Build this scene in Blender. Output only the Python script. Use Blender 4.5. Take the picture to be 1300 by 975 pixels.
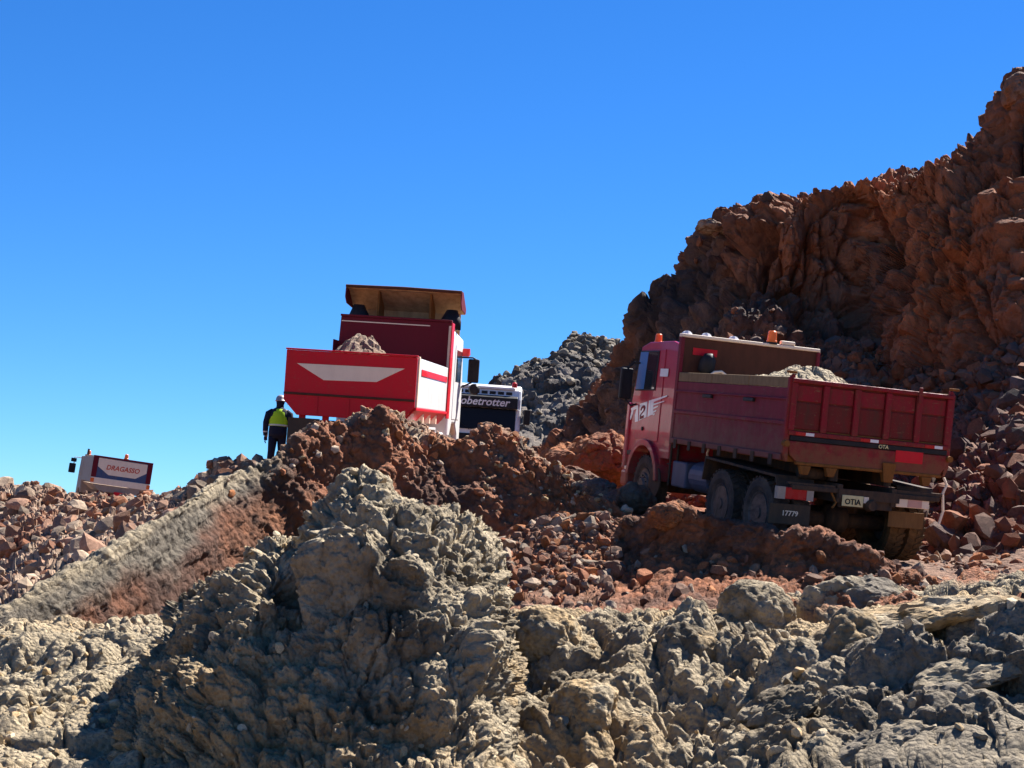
import bpy, bmesh, math, random
import numpy as np
from mathutils import Matrix, Vector
for o in list(bpy.data.objects): bpy.data.objects.remove(o)
scene = bpy.context.scene
COL = scene.collection
random.seed(4); RNG = np.random.default_rng(7)

# ------------------------------------------------------------------ camera
FPX = 2000.0                                   # focal length in photo pixels (1300 wide)
PITCH, ROLL = math.radians(7.0), math.radians(4.0)
CAM = np.array([0.0, 0.0, 1.6])
F_ = np.array([0, math.cos(PITCH), math.sin(PITCH)])
U0 = np.array([0, -math.sin(PITCH), math.cos(PITCH)])
R0 = np.array([1.0, 0, 0])
R_ = R0*math.cos(ROLL) + U0*math.sin(ROLL)
U_ = U0*math.cos(ROLL) - R0*math.sin(ROLL)
cd = bpy.data.cameras.new('camera'); cam = bpy.data.objects.new('camera', cd); COL.objects.link(cam)
cd.sensor_width = 36; cd.lens = 36*FPX/1300; cd.clip_start = 0.1; cd.clip_end = 6000
M = Matrix.Identity(4)
for i in range(3):
    M[i][0] = R_[i]; M[i][1] = U_[i]; M[i][2] = -F_[i]; M[i][3] = CAM[i]
cam.matrix_world = M
scene.camera = cam
# ------------------------------------------------------------------ sky, sun, exposure
SUN_AZ, SUN_EL = math.radians(41), math.radians(50)
w = bpy.data.worlds.new('World'); scene.world = w; w.use_nodes = True
nt = w.node_tree
bg = nt.nodes['Background']; bg.inputs['Strength'].default_value = 0.05
sky = nt.nodes.new('ShaderNodeTexSky'); sky.sky_type = 'NISHITA'; sky.sun_disc = False
sky.sun_elevation = SUN_EL; sky.sun_rotation = SUN_AZ
sky.altitude = 2500; sky.air_density = 1.15; sky.dust_density = 0.1; sky.ozone_density = 3.5
hs = nt.nodes.new('ShaderNodeHueSaturation'); hs.inputs['Saturation'].default_value = 1.25
tint = nt.nodes.new('ShaderNodeVectorMath'); tint.operation = 'MULTIPLY'; tint.inputs[1].default_value = (0.47, 0.78, 1.08)
nt.links.new(sky.outputs[0], hs.inputs['Color']); nt.links.new(hs.outputs[0], tint.inputs[0]); nt.links.new(tint.outputs[0], bg.inputs['Color'])
sd = bpy.data.lights.new('sun', 'SUN'); sd.energy = 5.0; sd.angle = math.radians(0.53); sd.color = (1, 0.97, 0.93)
sun = bpy.data.objects.new('sun', sd); COL.objects.link(sun)
sdir = Vector((math.sin(SUN_AZ)*math.cos(SUN_EL), math.cos(SUN_AZ)*math.cos(SUN_EL), math.sin(SUN_EL)))
sun.rotation_euler = sdir.to_track_quat('Z', 'Y').to_euler(); sun.location = (20, 20, 40)
vs = scene.view_settings; vs.view_transform = 'Standard'; vs.look = 'None'; vs.exposure = 1.6; vs.gamma = 1.0
vs.use_curve_mapping = False
scene.render.engine = 'CYCLES'

# ------------------------------------------------------------------ helpers
def P(px, py, d):
    px, py, d = np.asarray(px, float), np.asarray(py, float), np.asarray(d, float)
    return CAM + d[..., None]*(F_ + ((px-650)/FPX)[..., None]*R_ - ((py-487.5)/FPX)[..., None]*U_)
def tag(o, label=None, cat=None, group=None, kind=None):
    if label: o['label'] = label
    if cat: o['category'] = cat
    if group: o['group'] = group
    if kind: o['kind'] = kind
    return o

def hsh(ix, iy, iz, seed):
    h = (ix.astype(np.int64)*374761393 + iy.astype(np.int64)*668265263 + iz.astype(np.int64)*2147483647 + seed*974711) & 0xffffffff
    h = ((h ^ (h >> 13))*1274126177) & 0xffffffff
    h = ((h ^ (h >> 16))*2246822519) & 0xffffffff
    return (h ^ (h >> 15)) & 0xffffffff
def h01(h, k):
    return (((h*(2654435761+2*k*40503)) & 0xffffffff) >> 8) / 16777216.0
def vnoise(p, seed=0):
    i = np.floor(p); f = p-i; i = i.astype(np.int64); u = f*f*f*(f*(f*6-15)+10)
    r = 0
    for dx in (0, 1):
        wx = u[:, 0] if dx else 1-u[:, 0]
        for dy in (0, 1):
            wy = u[:, 1] if dy else 1-u[:, 1]
            for dz in (0, 1):
                wz = u[:, 2] if dz else 1-u[:, 2]
                r = r + wx*wy*wz*(hsh(i[:, 0]+dx, i[:, 1]+dy, i[:, 2]+dz, seed)/4294967296.0)
    return r*2-1
def fbm(p, oct=4, seed=0, gain=.5):
    r = 0; a = 1; t = 0
    for k in range(oct):
        r = r+a*vnoise(p*2.03**k+17.3*k, seed+k*31); t += a; a *= gain
    return r/t
def vwarp(p, s, amp, seed):
    q = p/s
    return p + amp*np.stack([vnoise(q, seed), vnoise(q+31.7, seed+1), vnoise(q+77.1, seed+2)], 1)
def worley(p, seed=0, jit=.85):
    b = np.floor(p-.5).astype(np.int64)
    n = len(p); F1 = np.full(n, 9.0); F2 = np.full(n, 9.0); ID = np.zeros(n, np.int64); D = np.zeros((n, 3))
    for dx in (0, 1):
        for dy in (0, 1):
            for dz in (0, 1):
                cx, cy, cz = b[:, 0]+dx, b[:, 1]+dy, b[:, 2]+dz
                h = hsh(cx, cy, cz, seed)
                v = np.stack([p[:, 0]-cx-.5-(h01(h, 1)-.5)*jit, p[:, 1]-cy-.5-(h01(h, 2)-.5)*jit, p[:, 2]-cz-.5-(h01(h, 3)-.5)*jit], 1)
                d = np.sqrt((v*v).sum(1))
                c = d < F1
                F2 = np.where(c, F1, np.minimum(F2, d)); F1 = np.where(c, d, F1)
                ID = np.where(c, h, ID); D = np.where(c[:, None], v, D)
    return F1, F2, ID, D
def lump(p, s, seed):
    F1, F2, I, D = worley(p/s, seed)
    return np.sqrt(np.clip(1-(F1/.92)**2, 0, 1)), I
def facets(p, s, seed, tilt=.9, groove=.25):
    """piled angular stones: each cell a tilted plane with its own height, dark joints between"""
    F1, F2, I, D = worley(p/s, seed)
    t = np.stack([h01(I, 5)-.5, h01(I, 6)-.5, h01(I, 7)-.5], 1)*2*tilt
    h = (D*t).sum(1) + (h01(I, 8)-.5)*.9 - groove*np.clip(1-(F2-F1)/.22, 0, 1)
    return h, I

def clods(s2, sc, seed, lo=.38, hi=.78, warp=.25):
    """overlapping rounded clods on a surface: height in metres, clod id"""
    q = s2/sc; q3 = np.concatenate([q, np.zeros((len(q), 1))], 1)
    q = q+warp*np.stack([vnoise(q3*1.3, seed+50), vnoise(q3*1.3+9.7, seed+51)], 1)
    b = np.floor(q).astype(np.int64); H = np.zeros(len(q)); ID = np.zeros(len(q), np.int64)
    for dx in (-1, 0, 1):
        for dy in (-1, 0, 1):
            cx, cy = b[:, 0]+dx, b[:, 1]+dy; h = hsh(cx, cy, cx*0+seed, seed)
            rr = lo+(hi-lo)*h01(h, 4); as_ = .75+.5*h01(h, 11)
            ex, ey = (q[:, 0]-cx-h01(h, 1))*as_, (q[:, 1]-cy-h01(h, 2))/as_
            z = rr*np.sqrt(np.clip(1-(ex*ex+ey*ey)/(rr*rr), 0, 1))
            pl = rr*(.62+.25*h01(h, 12))+ex*(h01(h, 13)-.5)*1.1+ey*(h01(h, 14)-.5)*1.1          # a broken, tilted face on each clod
            pl2 = rr*(.75+.2*h01(h, 15))+ex*(h01(h, 16)-.5)*1.4+ey*(h01(h, 17)-.5)*1.4
            z = np.maximum(np.minimum(np.minimum(z, pl), pl2), 0)
            c = z > H; H = np.where(c, z, H); ID = np.where(c, h, ID)
    return (H-.34)*sc*1.15, ID

def pchip(t, y, tq):
    """monotone cubic through rows of y (k, ...) at t (k)"""
    t = np.asarray(t, float); k = len(t); sh = y.shape[1:]; y = y.reshape(k, -1)
    hh = np.diff(t)[:, None]; dl = np.diff(y, axis=0)/hh
    m = np.zeros_like(y); m[0] = dl[0]; m[-1] = dl[-1]
    if k > 2:
        a, b = dl[:-1], dl[1:]
        with np.errstate(all='ignore'): hm = 2*a*b/(a+b)
        m[1:-1] = np.where(a*b > 0, hm, 0)
    j = np.clip(np.searchsorted(t, tq, 'right')-1, 0, k-2)
    h = hh[j]; s = ((tq-t[j])[:, None])/h
    r = (2*s**3-3*s**2+1)*y[j] + (s**3-2*s**2+s)*h*m[j] + (-2*s**3+3*s**2)*y[j+1] + (s**3-s**2)*h*m[j+1]
    return r.reshape((len(tq),)+sh)

def mesh_from(name, V, Fq, mat, col=None, smooth=True):
    me = bpy.data.meshes.new(name)
    k = Fq.shape[1]
    me.vertices.add(len(V)); me.vertices.foreach_set('co', np.ascontiguousarray(V, np.float32).ravel())
    me.loops.add(Fq.size); me.loops.foreach_set('vertex_index', np.ascontiguousarray(Fq, np.int32).ravel())
    me.polygons.add(len(Fq)); me.polygons.foreach_set('loop_start', np.arange(0, Fq.size, k, dtype=np.int32))
    me.polygons.foreach_set('use_smooth', np.full(len(Fq), smooth))
    me.update(calc_edges=True)
    if col is not None:
        a = me.color_attributes.new('Col', 'FLOAT_COLOR', 'POINT')
        c = np.ones((len(V), 4), np.float32); c[:, :3] = col; a.data.foreach_set('color', c.ravel())
    me.materials.append(mat)
    o = bpy.data.objects.new(name, me); COL.objects.link(o)
    return o

def grid_normals(G):
    du = np.gradient(G, axis=1); dv = np.gradient(G, axis=0)
    n = np.cross(du, dv); l = np.linalg.norm(n, axis=2, keepdims=True); n = n/np.maximum(l, 1e-9)
    return n

def patch(name, rows, nu, segs, disp, colf, mat, smooth=True):
    """terrain sheet through rows of (px, py, distance), front row first, then roughened along its normal"""
    R = []
    tq = np.linspace(0, 1, nu)
    for r in rows:
        r = np.array(r, float); t = (r[:, 0]-r[0, 0])/(r[-1, 0]-r[0, 0])
        R.append(np.concatenate([pchip(t, P(r[:, 0], r[:, 1], r[:, 2]), tq), pchip(t, r[:, :2], tq)], 1))
    R = np.stack(R)                                             # rows, nu, 5
    tv = np.concatenate([np.linspace(i, i+1, s, endpoint=False) for i, s in enumerate(segs)]+[[len(segs)]])
    G = pchip(np.arange(len(rows)), R, tv)                      # nv, nu, 5
    X = G[:, :, :3]; N = grid_normals(X)
    # soften the normals so that big bends do not tear
    for _ in range(6):
        N[1:-1] = (N[:-2]+2*N[1:-1]+N[2:])/4; N[:, 1:-1] = (N[:, :-2]+2*N[:, 1:-1]+N[:, 2:])/4
    N /= np.maximum(np.linalg.norm(N, axis=2, keepdims=True), 1e-9)
    nv = len(tv)
    Pw = X.reshape(-1, 3); Nw = N.reshape(-1, 3); pp = G[:, :, 3:].reshape(-1, 2)
    vv = np.repeat(tv, nu)
    su = np.zeros(X.shape[:2]); su[:, 1:] = np.cumsum(np.linalg.norm(np.diff(X, axis=1), axis=2), 1)
    sv = np.zeros(X.shape[:2]); sv[1:] = np.cumsum(np.linalg.norm(np.diff(X, axis=0), axis=2), 0)
    mid = nu//2; su -= su[:, mid:mid+1]
    V, info = disp(Pw, Nw, pp, vv, np.stack([su.ravel(), sv.ravel()], 1))
    c = colf(V, pp, vv, info)
    idx = np.arange(nv*nu).reshape(nv, nu)
    Fq = np.stack([idx[:-1, :-1], idx[:-1, 1:], idx[1:, 1:], idx[1:, :-1]], 2).reshape(-1, 4)
    o = mesh_from(name, V, Fq, mat, c, smooth)
    return dict(o=o, V=V, N=Nw, pp=pp, vv=vv, G=V.reshape(nv, nu, 3))

def mix(a, b, t):
    t = np.clip(t, 0, 1)[:, None]
    return np.asarray(a)*(1-t)+np.asarray(b)*t
def sstep(x, a, b):
    t = np.clip((x-a)/(b-a), 0, 1); return t*t*(3-2*t)

# ------------------------------------------------------------------ materials
def new_mat(name):
    m = bpy.data.materials.new(name); m.use_nodes = True
    n = m.node_tree; return m, n, n.nodes['Principled BSDF']
def earth(name, bump=.5, bscale=30, dist=.02, rough=.93, rnd=False, crack=0):
    m, n, b = new_mat(name)
    at = n.nodes.new('ShaderNodeAttribute'); at.attribute_name = 'Col'
    tc = n.nodes.new('ShaderNodeTexCoord')
    no = n.nodes.new('ShaderNodeTexNoise'); no.inputs['Scale'].default_value = bscale*.35; no.inputs['Detail'].default_value = 6; no.inputs['Roughness'].default_value = .65
    n.links.new(tc.outputs['Object'], no.inputs['Vector'])
    mr = n.nodes.new('ShaderNodeMapRange'); mr.inputs[1].default_value = .3; mr.inputs[2].default_value = .7; mr.inputs[3].default_value = .68; mr.inputs[4].default_value = 1.32
    n.links.new(no.outputs['Fac'], mr.inputs[0])
    mu = n.nodes.new('ShaderNodeVectorMath'); mu.operation = 'SCALE'
    n.links.new(at.outputs['Color'], mu.inputs[0])
    if rnd:
        oi = n.nodes.new('ShaderNodeObjectInfo'); m2 = n.nodes.new('ShaderNodeMapRange'); m2.inputs[3].default_value = .6; m2.inputs[4].default_value = 1.35
        n.links.new(oi.outputs['Random'], m2.inputs[0])
        mm = n.nodes.new('ShaderNodeMath'); mm.operation = 'MULTIPLY'; n.links.new(mr.outputs[0], mm.inputs[0]); n.links.new(m2.outputs[0], mm.inputs[1])
        n.links.new(mm.outputs[0], mu.inputs['Scale'])
    else: n.links.new(mr.outputs[0], mu.inputs['Scale'])
    n.links.new(mu.outputs[0], b.inputs['Base Color'])
    b.inputs['Roughness'].default_value = rough; b.inputs['Specular IOR Level'].default_value = .25
    n2 = n.nodes.new('ShaderNodeTexNoise'); n2.inputs['Scale'].default_value = bscale; n2.inputs['Detail'].default_value = 7; n2.inputs['Roughness'].default_value = .7
    n.links.new(tc.outputs['Object'], n2.inputs['Vector'])
    h = n2.outputs['Fac']
    if crack:
        vo = n.nodes.new('ShaderNodeTexVoronoi'); vo.inputs['Scale'].default_value = crack
        n.links.new(tc.outputs['Object'], vo.inputs['Vector'])
        ad = n.nodes.new('ShaderNodeMath'); ad.operation = 'SUBTRACT'; n.links.new(h, ad.inputs[0]); n.links.new(vo.outputs['Distance'], ad.inputs[1]); h = ad.outputs[0]
    bp = n.nodes.new('ShaderNodeBump'); bp.inputs['Strength'].default_value = bump; bp.inputs['Distance'].default_value = dist
    n.links.new(h, bp.inputs['Height']); n.links.new(bp.outputs[0], b.inputs['Normal'])
    return m
def paint(name, c, rough=.4, dirt=.4, dcol=(.22, .13, .08), scale=3.0, metal=0, coat=0, streak=True, chips=None, mud=None):
    m, n, b = new_mat(name)
    tc = n.nodes.new('ShaderNodeTexCoord')
    mp = n.nodes.new('ShaderNodeMapping'); mp.inputs['Scale'].default_value = (1.6, 1.6, .5) if streak else (1, 1, 1)
    n.links.new(tc.outputs['Object'], mp.inputs['Vector'])
    no = n.nodes.new('ShaderNodeTexNoise'); no.inputs['Scale'].default_value = scale; no.inputs['Detail'].default_value = 8; no.inputs['Roughness'].default_value = .7
    n.links.new(mp.outputs[0], no.inputs['Vector'])
    cr = n.nodes.new('ShaderNodeMapRange'); cr.inputs[1].default_value = .42; cr.inputs[2].default_value = .72; cr.inputs[3].default_value = dirt*.1; cr.inputs[4].default_value = min(1, dirt)
    n.links.new(no.outputs['Fac'], cr.inputs[0])
    mx = n.nodes.new('ShaderNodeMix'); mx.data_type = 'RGBA'
    n.links.new(cr.outputs[0], mx.inputs['Factor']); mx.inputs['A'].default_value = (*c, 1); mx.inputs['B'].default_value = (*dcol, 1)
    res = mx.outputs['Result']
    if chips:
        for sc_, lo_, strch in ((26, .60, (1, 1, 1)), (5, .60, (1, 1, 3.5))):
            m3 = n.nodes.new('ShaderNodeMapping'); m3.inputs['Scale'].default_value = strch; n.links.new(tc.outputs['Object'], m3.inputs['Vector'])
            n3 = n.nodes.new('ShaderNodeTexNoise'); n3.inputs['Scale'].default_value = sc_; n3.inputs['Detail'].default_value = 6; n3.inputs['Roughness'].default_value = .75; n.links.new(m3.outputs[0], n3.inputs['Vector'])
            r3 = n.nodes.new('ShaderNodeMapRange'); r3.inputs[1].default_value = lo_; r3.inputs[2].default_value = lo_+.06; r3.inputs[4].default_value = .75; n.links.new(n3.outputs['Fac'], r3.inputs[0])
            x3 = n.nodes.new('ShaderNodeMix'); x3.data_type = 'RGBA'; n.links.new(r3.outputs[0], x3.inputs['Factor']); n.links.new(res, x3.inputs['A']); x3.inputs['B'].default_value = (*chips, 1); res = x3.outputs['Result']
    if mud:
        sx = n.nodes.new('ShaderNodeSeparateXYZ'); n.links.new(tc.outputs['Object'], sx.inputs[0])
        mz = n.nodes.new('ShaderNodeMapRange'); mz.inputs[1].default_value = mud[1]; mz.inputs[2].default_value = mud[0]; n.links.new(sx.outputs['Z'], mz.inputs[0])
        n4 = n.nodes.new('ShaderNodeTexNoise'); n4.inputs['Scale'].default_value = 7; n4.inputs['Detail'].default_value = 8; n4.inputs['Roughness'].default_value = .75; n.links.new(tc.outputs['Object'], n4.inputs['Vector'])
        ad = n.nodes.new('ShaderNodeMath'); ad.operation = 'MULTIPLY_ADD'; n.links.new(mz.outputs[0], ad.inputs[0]); ad.inputs[1].default_value = .45; n.links.new(n4.outputs['Fac'], ad.inputs[2])
        r4 = n.nodes.new('ShaderNodeMapRange'); r4.inputs[1].default_value = .6; r4.inputs[2].default_value = .85; r4.inputs[4].default_value = .6; n.links.new(ad.outputs[0], r4.inputs[0])
        x4 = n.nodes.new('ShaderNodeMix'); x4.data_type = 'RGBA'; n.links.new(r4.outputs[0], x4.inputs['Factor']); n.links.new(res, x4.inputs['A']); x4.inputs['B'].default_value = (*mud[2], 1); res = x4.outputs['Result']
    n.links.new(res, b.inputs['Base Color'])
    rr = n.nodes.new('ShaderNodeMapRange'); rr.inputs[3].default_value = rough; rr.inputs[4].default_value = min(1, rough+.45)
    n.links.new(cr.outputs[0], rr.inputs[0]); n.links.new(rr.outputs[0], b.inputs['Roughness'])
    b.inputs['Metallic'].default_value = metal; b.inputs['Coat Weight'].default_value = coat; b.inputs['Specular IOR Level'].default_value = .16
    n2 = n.nodes.new('ShaderNodeTexNoise'); n2.inputs['Scale'].default_value = 9; n2.inputs['Detail'].default_value = 3
    n.links.new(tc.outputs['Object'], n2.inputs['Vector'])
    bp = n.nodes.new('ShaderNodeBump'); bp.inputs['Strength'].default_value = .25; bp.inputs['Distance'].default_value = .01
    n.links.new(n2.outputs['Fac'], bp.inputs['Height']); n.links.new(bp.outputs[0], b.inputs['Normal'])
    return m
def glass(name, c=(.02, .025, .03)):
    m, n, b = new_mat(name)
    b.inputs['Base Color'].default_value = (*c, 1); b.inputs['Roughness'].default_value = .06; b.inputs['Specular IOR Level'].default_value = .8
    return m
M_CLAY = earth('grey_clay', 1.0, 26, .05, crack=22)
M_RED = earth('red_earth', 1.0, 16, .08, crack=9)
M_CLIFF = earth('cliff_rock', .9, 7, .12, crack=3)
M_RUB = earth('rubble', .8, 12, .05)
M_STONE = earth('loose_stone', .5, 14, .03, rnd=True)
M_STUFF = earth('loose_stones', .5, 14, .03)
M_FAR = earth('far_rock', .9, 2.2, .3)

# albedo palette
GREY = np.array([.36, .285, .182]); GREYD = np.array([.18, .138, .085]); TAN = np.array([.40, .275, .14]); BLUEG = np.array([.15, .122, .088])
RED = np.array([.23, .085, .037]); REDD = np.array([.105, .048, .028]); ORG = np.array([.34, .125, .042]); BRN = np.array([.145, .08, .05]); PALE = np.array([.36, .26, .175])

# ------------------------------------------------------------------ terrain
ground = mesh_from('ground', np.array([[-3000, -3000, -3.2], [3000, -3000, -3.2], [3000, 3000, -3.2], [-3000, 3000, -3.2]], float),
                   np.array([[0, 1, 2, 3]]), M_RUB, np.tile(BRN, (4, 1)), False)
tag(ground, 'bare brown earth far around the works', kind='structure')

def clay_disp(big, bs, mid, ms, sm, ss_, seed=1, extra=None, und=.2):
    def f(p, n, pp, vv, ss):
        q = vwarp(p, .45, .12, seed)
        h = und*fbm(p/1.5, 3, seed+5)
        mask = sstep(fbm(p/.8, 2, seed+9), -.4, .25)
        l1, _ = lump(q*np.array([1, 1, .8]), bs*1.3, seed); c1, i1 = clods(ss, bs, seed); c2, i2 = clods(ss, ms, seed+1); c3, i3 = clods(ss, ss_, seed+2); c4, i4 = clods(ss, ss_*.45, seed+3)
        h = h + .12*(l1-.6)+big*c1 + mid*c2*(.3+.7*mask) + sm*c3*(.55+.45*mask) + sm*c4
        rid = 1-np.abs(fbm(q/.5, 3, seed+7))*2
        h = h - .08*sstep(rid, .85, 1.0) + .012*fbm(p/.05, 3, seed+3)
        if extra is not None: h = h+extra(p, pp, vv)
        v = p + n*h[:, None]
        v = v + .015*np.stack([vnoise(p/.12, seed+20), vnoise(p/.12, seed+21), vnoise(p/.12, seed+22)], 1)
        return v, dict(i1=i1, i2=i2)
    return f
def gauss(p, pt, r):
    return np.exp(-((p-pt)**2).sum(1)/(r*r))
def clay_col(seed):
    def f(v, pp, vv, info):
        a = fbm(v/.7, 4, seed); b = fbm(v/2.2, 3, seed+4)
        c = mix(GREY, GREYD, sstep(a, -.1, .5)); c = mix(c, TAN, sstep(b, -.05, .45)*.75)
        c = c*(.85+.3*h01(info['i2'], 9))[:, None]
        return c
    return f

# --- foreground clay ground: everything low, left of the mound to the right edge
rows = [
 [(-300, 1130, 8.6), (200, 1130, 8.6), (650, 1130, 8.6), (1000, 1120, 8.5), (1350, 1090, 8.4), (1650, 1060, 8.3)],
 [(-300, 985, 11), (200, 985, 11), (650, 985, 10.8), (900, 975, 10.5), (1100, 950, 10.3), (1300, 920, 10.2), (1650, 880, 10.2)],
 [(-300, 895, 13.6), (200, 895, 13.6), (600, 890, 13.2), (800, 880, 12.8), (950, 885, 12.5), (1100, 850, 12), (1300, 825, 11.8), (1650, 800, 11.8)],
 [(-300, 845, 15.4), (200, 845, 15.4), (600, 850, 14.6), (700, 835, 14.6), (850, 830, 14.8), (950, 825, 14.6), (1100, 800, 14.2), (1300, 785, 13.8), (1650, 780, 13.8)],
 [(-300, 806, 17.2), (200, 806, 17.2), (600, 800, 16.4), (700, 785, 16.4), (850, 790, 16.6), (950, 785, 16.8), (1100, 765, 17), (1300, 752, 17), (1650, 750, 17)],
 [(-300, 805, 18.6), (200, 802, 18.6), (600, 800, 18), (700, 795, 18), (850, 790, 18.4), (950, 780, 18.6), (1100, 762, 18.6), (1300, 748, 18.6), (1650, 745, 18.6)],
]
def fg_extra(p, pp, vv):
    h = 0
    for (x, y, d, r, a) in [(760, 800, 15.4, .45, .28), (720, 900, 12.3, .5, .35), (890, 835, 14, .4, .3),
                            (830, 905, 12.3, .4, -.25), (930, 895, 12.2, .35, -.25), (1030, 860, 12.6, .3, .25), (1250, 850, 11.6, .9, .25), (1060, 930, 10.8, .5, .1),
                            (850, 790, 16.4, .4, .2), (800, 790, 16, .4, .15), (690, 880, 12.6, .38, -.4), (670, 840, 13.6, .35, -.3), (700, 950, 11.2, .35, -.35), (40, 830, 15.8, .5, .22), (110, 845, 15.2, .4, .15), (30, 900, 13.3, .35, .2), (150, 835, 15.6, .4, .18), (-20, 860, 14.6, .4, .2), (90, 935, 12.2, .7, -.08)]:
        h = h+a*gauss(p, P(x, y, d), r)
    return h
def fg_disp(p, n, pp, vv, ss):
    rt = sstep(pp[:, 0], 1000, 1130)*sstep(pp[:, 1], 775, 850)      # bottom right: harder slabby rock
    lf = 1-sstep(pp[:, 0], 150, 330)
    q = vwarp(p, .45, .12, 11)
    l1, i1 = lump(q, .62, 11); c1, _ = clods(ss, .55, 11); c2, i2 = clods(ss, .21, 12); c3, _ = clods(ss, .085, 13); c4, _ = clods(ss, .04, 14)
    sl, isl = facets(vwarp(p, .6, .08, 41)*np.array([.7, .9, 1.6]), .6, 42, .9, .3)
    s2, is2 = facets(p*np.array([1, 1, 1.4]), .13, 44, 1.0, .3)
    mask = sstep(fbm(p/.9, 2, 19), -.35, .25)
    k = 1-.1*lf
    sand = lf*np.clip(gauss(p, P(120, 935, 12.2), .75)+gauss(p, P(60, 960, 11.4), .5), 0, 1)
    rid = 1-np.abs(fbm(q/.6, 3, 27))*2
    h = .28*fbm(p/1.6, 3, 16)*k + (1-rt)*(.15*(l1-.6)*k + .55*c1*k + .7*c2*(.3+.7*mask)*(1-.25*lf*(1-sand))*(1-.85*sand) + (.65*c3+.6*c4)*(1-.7*sand)*(1-.4*lf)) + rt*((.24*sl+.06*s2)*(1-.6*sstep(pp[:, 1], 890, 960))+.10*c3+.15*c4)
    h = h-.10*sstep(rid, .85, 1.0)*(1-rt)*k+.012*fbm(p/.05, 3, 14)+fg_extra(p, pp, vv)
    v = p+n*h[:, None] + (.035*(1-.6*lf))[:, None]*np.stack([vnoise(p/.16, 31), vnoise(p/.16, 32), vnoise(p/.16, 33)], 1)
    return v, dict(i2=np.where(rt > .5, is2, i2), rt=rt, lf=lf)
def fg_col(v, pp, vv, info):
    c = clay_col(15)(v, pp, vv, info)
    c = mix(c, BLUEG*1.3, info['rt']*.7)
    c = mix(c, GREY*1.0, info['lf']*.6)
    redm = sstep(fbm(v/.8, 3, 66), .12, .4)*sstep(-pp[:, 1], -815, -775)
    return mix(c, RED, redm)
FG = patch('clay_ground', rows, 860, [20, 130, 90, 70, 70, 12], fg_disp, fg_col, M_CLAY)
tag(FG['o'], 'lumpy grey clay ground in the foreground', kind='structure')

# --- the big clay mound
rows = [
 [(90, 1060, 12.6), (110, 1080, 11.0), (300, 1130, 9.6), (450, 1130, 9.4), (600, 1110, 9.7), (660, 1070, 10.4), (690, 1040, 11.6)],
 [(150, 975, 12.8), (152, 975, 11.2), (300, 965, 10.4), (450, 965, 10.2), (600, 965, 10.3), (645, 960, 10.9), (672, 955, 12.1)],
 [(176, 880, 13.2), (180, 868, 11.9), (290, 830, 11.1), (370, 820, 11.0), (440, 800, 10.8), (590, 800, 10.9), (638, 850, 11.3), (656, 870, 12.5)],
 [(212, 800, 13.4), (216, 788, 12.4), (300, 735, 11.7), (350, 720, 11.5), (385, 720, 11.75), (430, 705, 11.1), (520, 690, 11.1), (590, 710, 11.3), (632, 780, 11.8), (645, 800, 12.9)],
 [(225, 775, 13.4), (240, 757, 12.7), (300, 715, 12.3), (336, 684, 12.1), (358, 681, 12.1), (376, 690, 12.2), (392, 655, 11.9), (420, 641, 11.7), (445, 607, 11.8), (480, 612, 11.7), (505, 632, 11.8), (560, 655, 11.9), (600, 672, 12), (632, 712, 12.2), (640, 760, 13)],
 [(225, 800, 13.9), (336, 740, 13.2), (445, 690, 13.1), (560, 720, 13.1), (638, 790, 13.6)],
 [(200, 870, 14.6), (336, 850, 14.9), (445, 840, 15), (560, 845, 14.9), (660, 860, 14.4)],
]
def mound_extra(p, pp, vv):
    h = 0
    for (x, y, d, r, a) in [(465, 735, 11.5, .45, .34), (445, 775, 11.3, .22, -.2), (540, 700, 11.9, .4, .15), (375, 740, 12.0, .2, -.36), (380, 800, 11.5, .2, -.25),
                            (560, 820, 10.9, .5, .15), (470, 850, 10.6, .3, -.15), (300, 900, 10.8, .6, .1), (600, 790, 11.0, .3, .15), (270, 830, 11.3, .2, -.18), (620, 880, 11, .2, -.15)]:
        h = h+a*gauss(p, P(x, y, d), r)
    # slumped, drawn-out flutes low on the left flank
    return h
for k, dd in ((2, .25), (3, .7), (4, 1.35), (5, 1.5), (6, 1.2)): rows[k] = [(x, y, d+dd) for x, y, d in rows[k]]
MOUND = patch('clay_mound', rows, 470, [16, 130, 100, 70, 40, 20, 10], clay_disp(.42, .46, .8, .17, .75, .075, 3, mound_extra, .13), clay_col(25), M_CLAY)
tag(MOUND['o'], 'big knobbly heap of grey clay in the foreground', kind='structure')

# --- ramp edge: long grey ridge climbing from the left edge into the red berm under the lorry
crest = [(-200, 880, 16.3), (-60, 806, 16.9), (0, 772, 17.3), (60, 738, 17.9), (130, 698, 18.8), (200, 657, 20), (260, 620, 21.4), (300, 598, 22.6), (330, 590, 23.2), (355, 580, 23.6), (380, 560, 24),
         (410, 545, 24.4), (450, 534, 24.8), (490, 523, 25), (510, 537, 25.2), (540, 560, 25.4), (558, 566, 25.6), (590, 556, 25.8), (625, 541, 26), (650, 548, 26), (668, 562, 25.8), (690, 580, 25.5), (715, 600, 25.2), (740, 628, 24.8), (800, 655, 24.5)]
def inter(xs, pts, k):
    pts = np.array(pts, float); return np.interp(xs, pts[:, 0], pts[:, k])
xs = np.array([c[0] for c in crest], float)
basey = [(-200, 905, 15.9), (-60, 840, 16.5), (0, 815, 16.8), (130, 812, 17.9), (200, 810, 18.9), (300, 800, 21), (400, 780, 22.5), (500, 760, 23.2), (600, 730, 23.9), (700, 700, 24), (800, 690, 23.8)]
def lerp_row(k, bow):
    r = []
    for (x, y, d) in crest:
        by, bd = inter(x, basey, 1), inter(x, basey, 2)
        r.append((x, by+(y-by)*k, bd+(d-bd)*(k-bow*math.sin(k*math.pi))))
    return r
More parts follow.
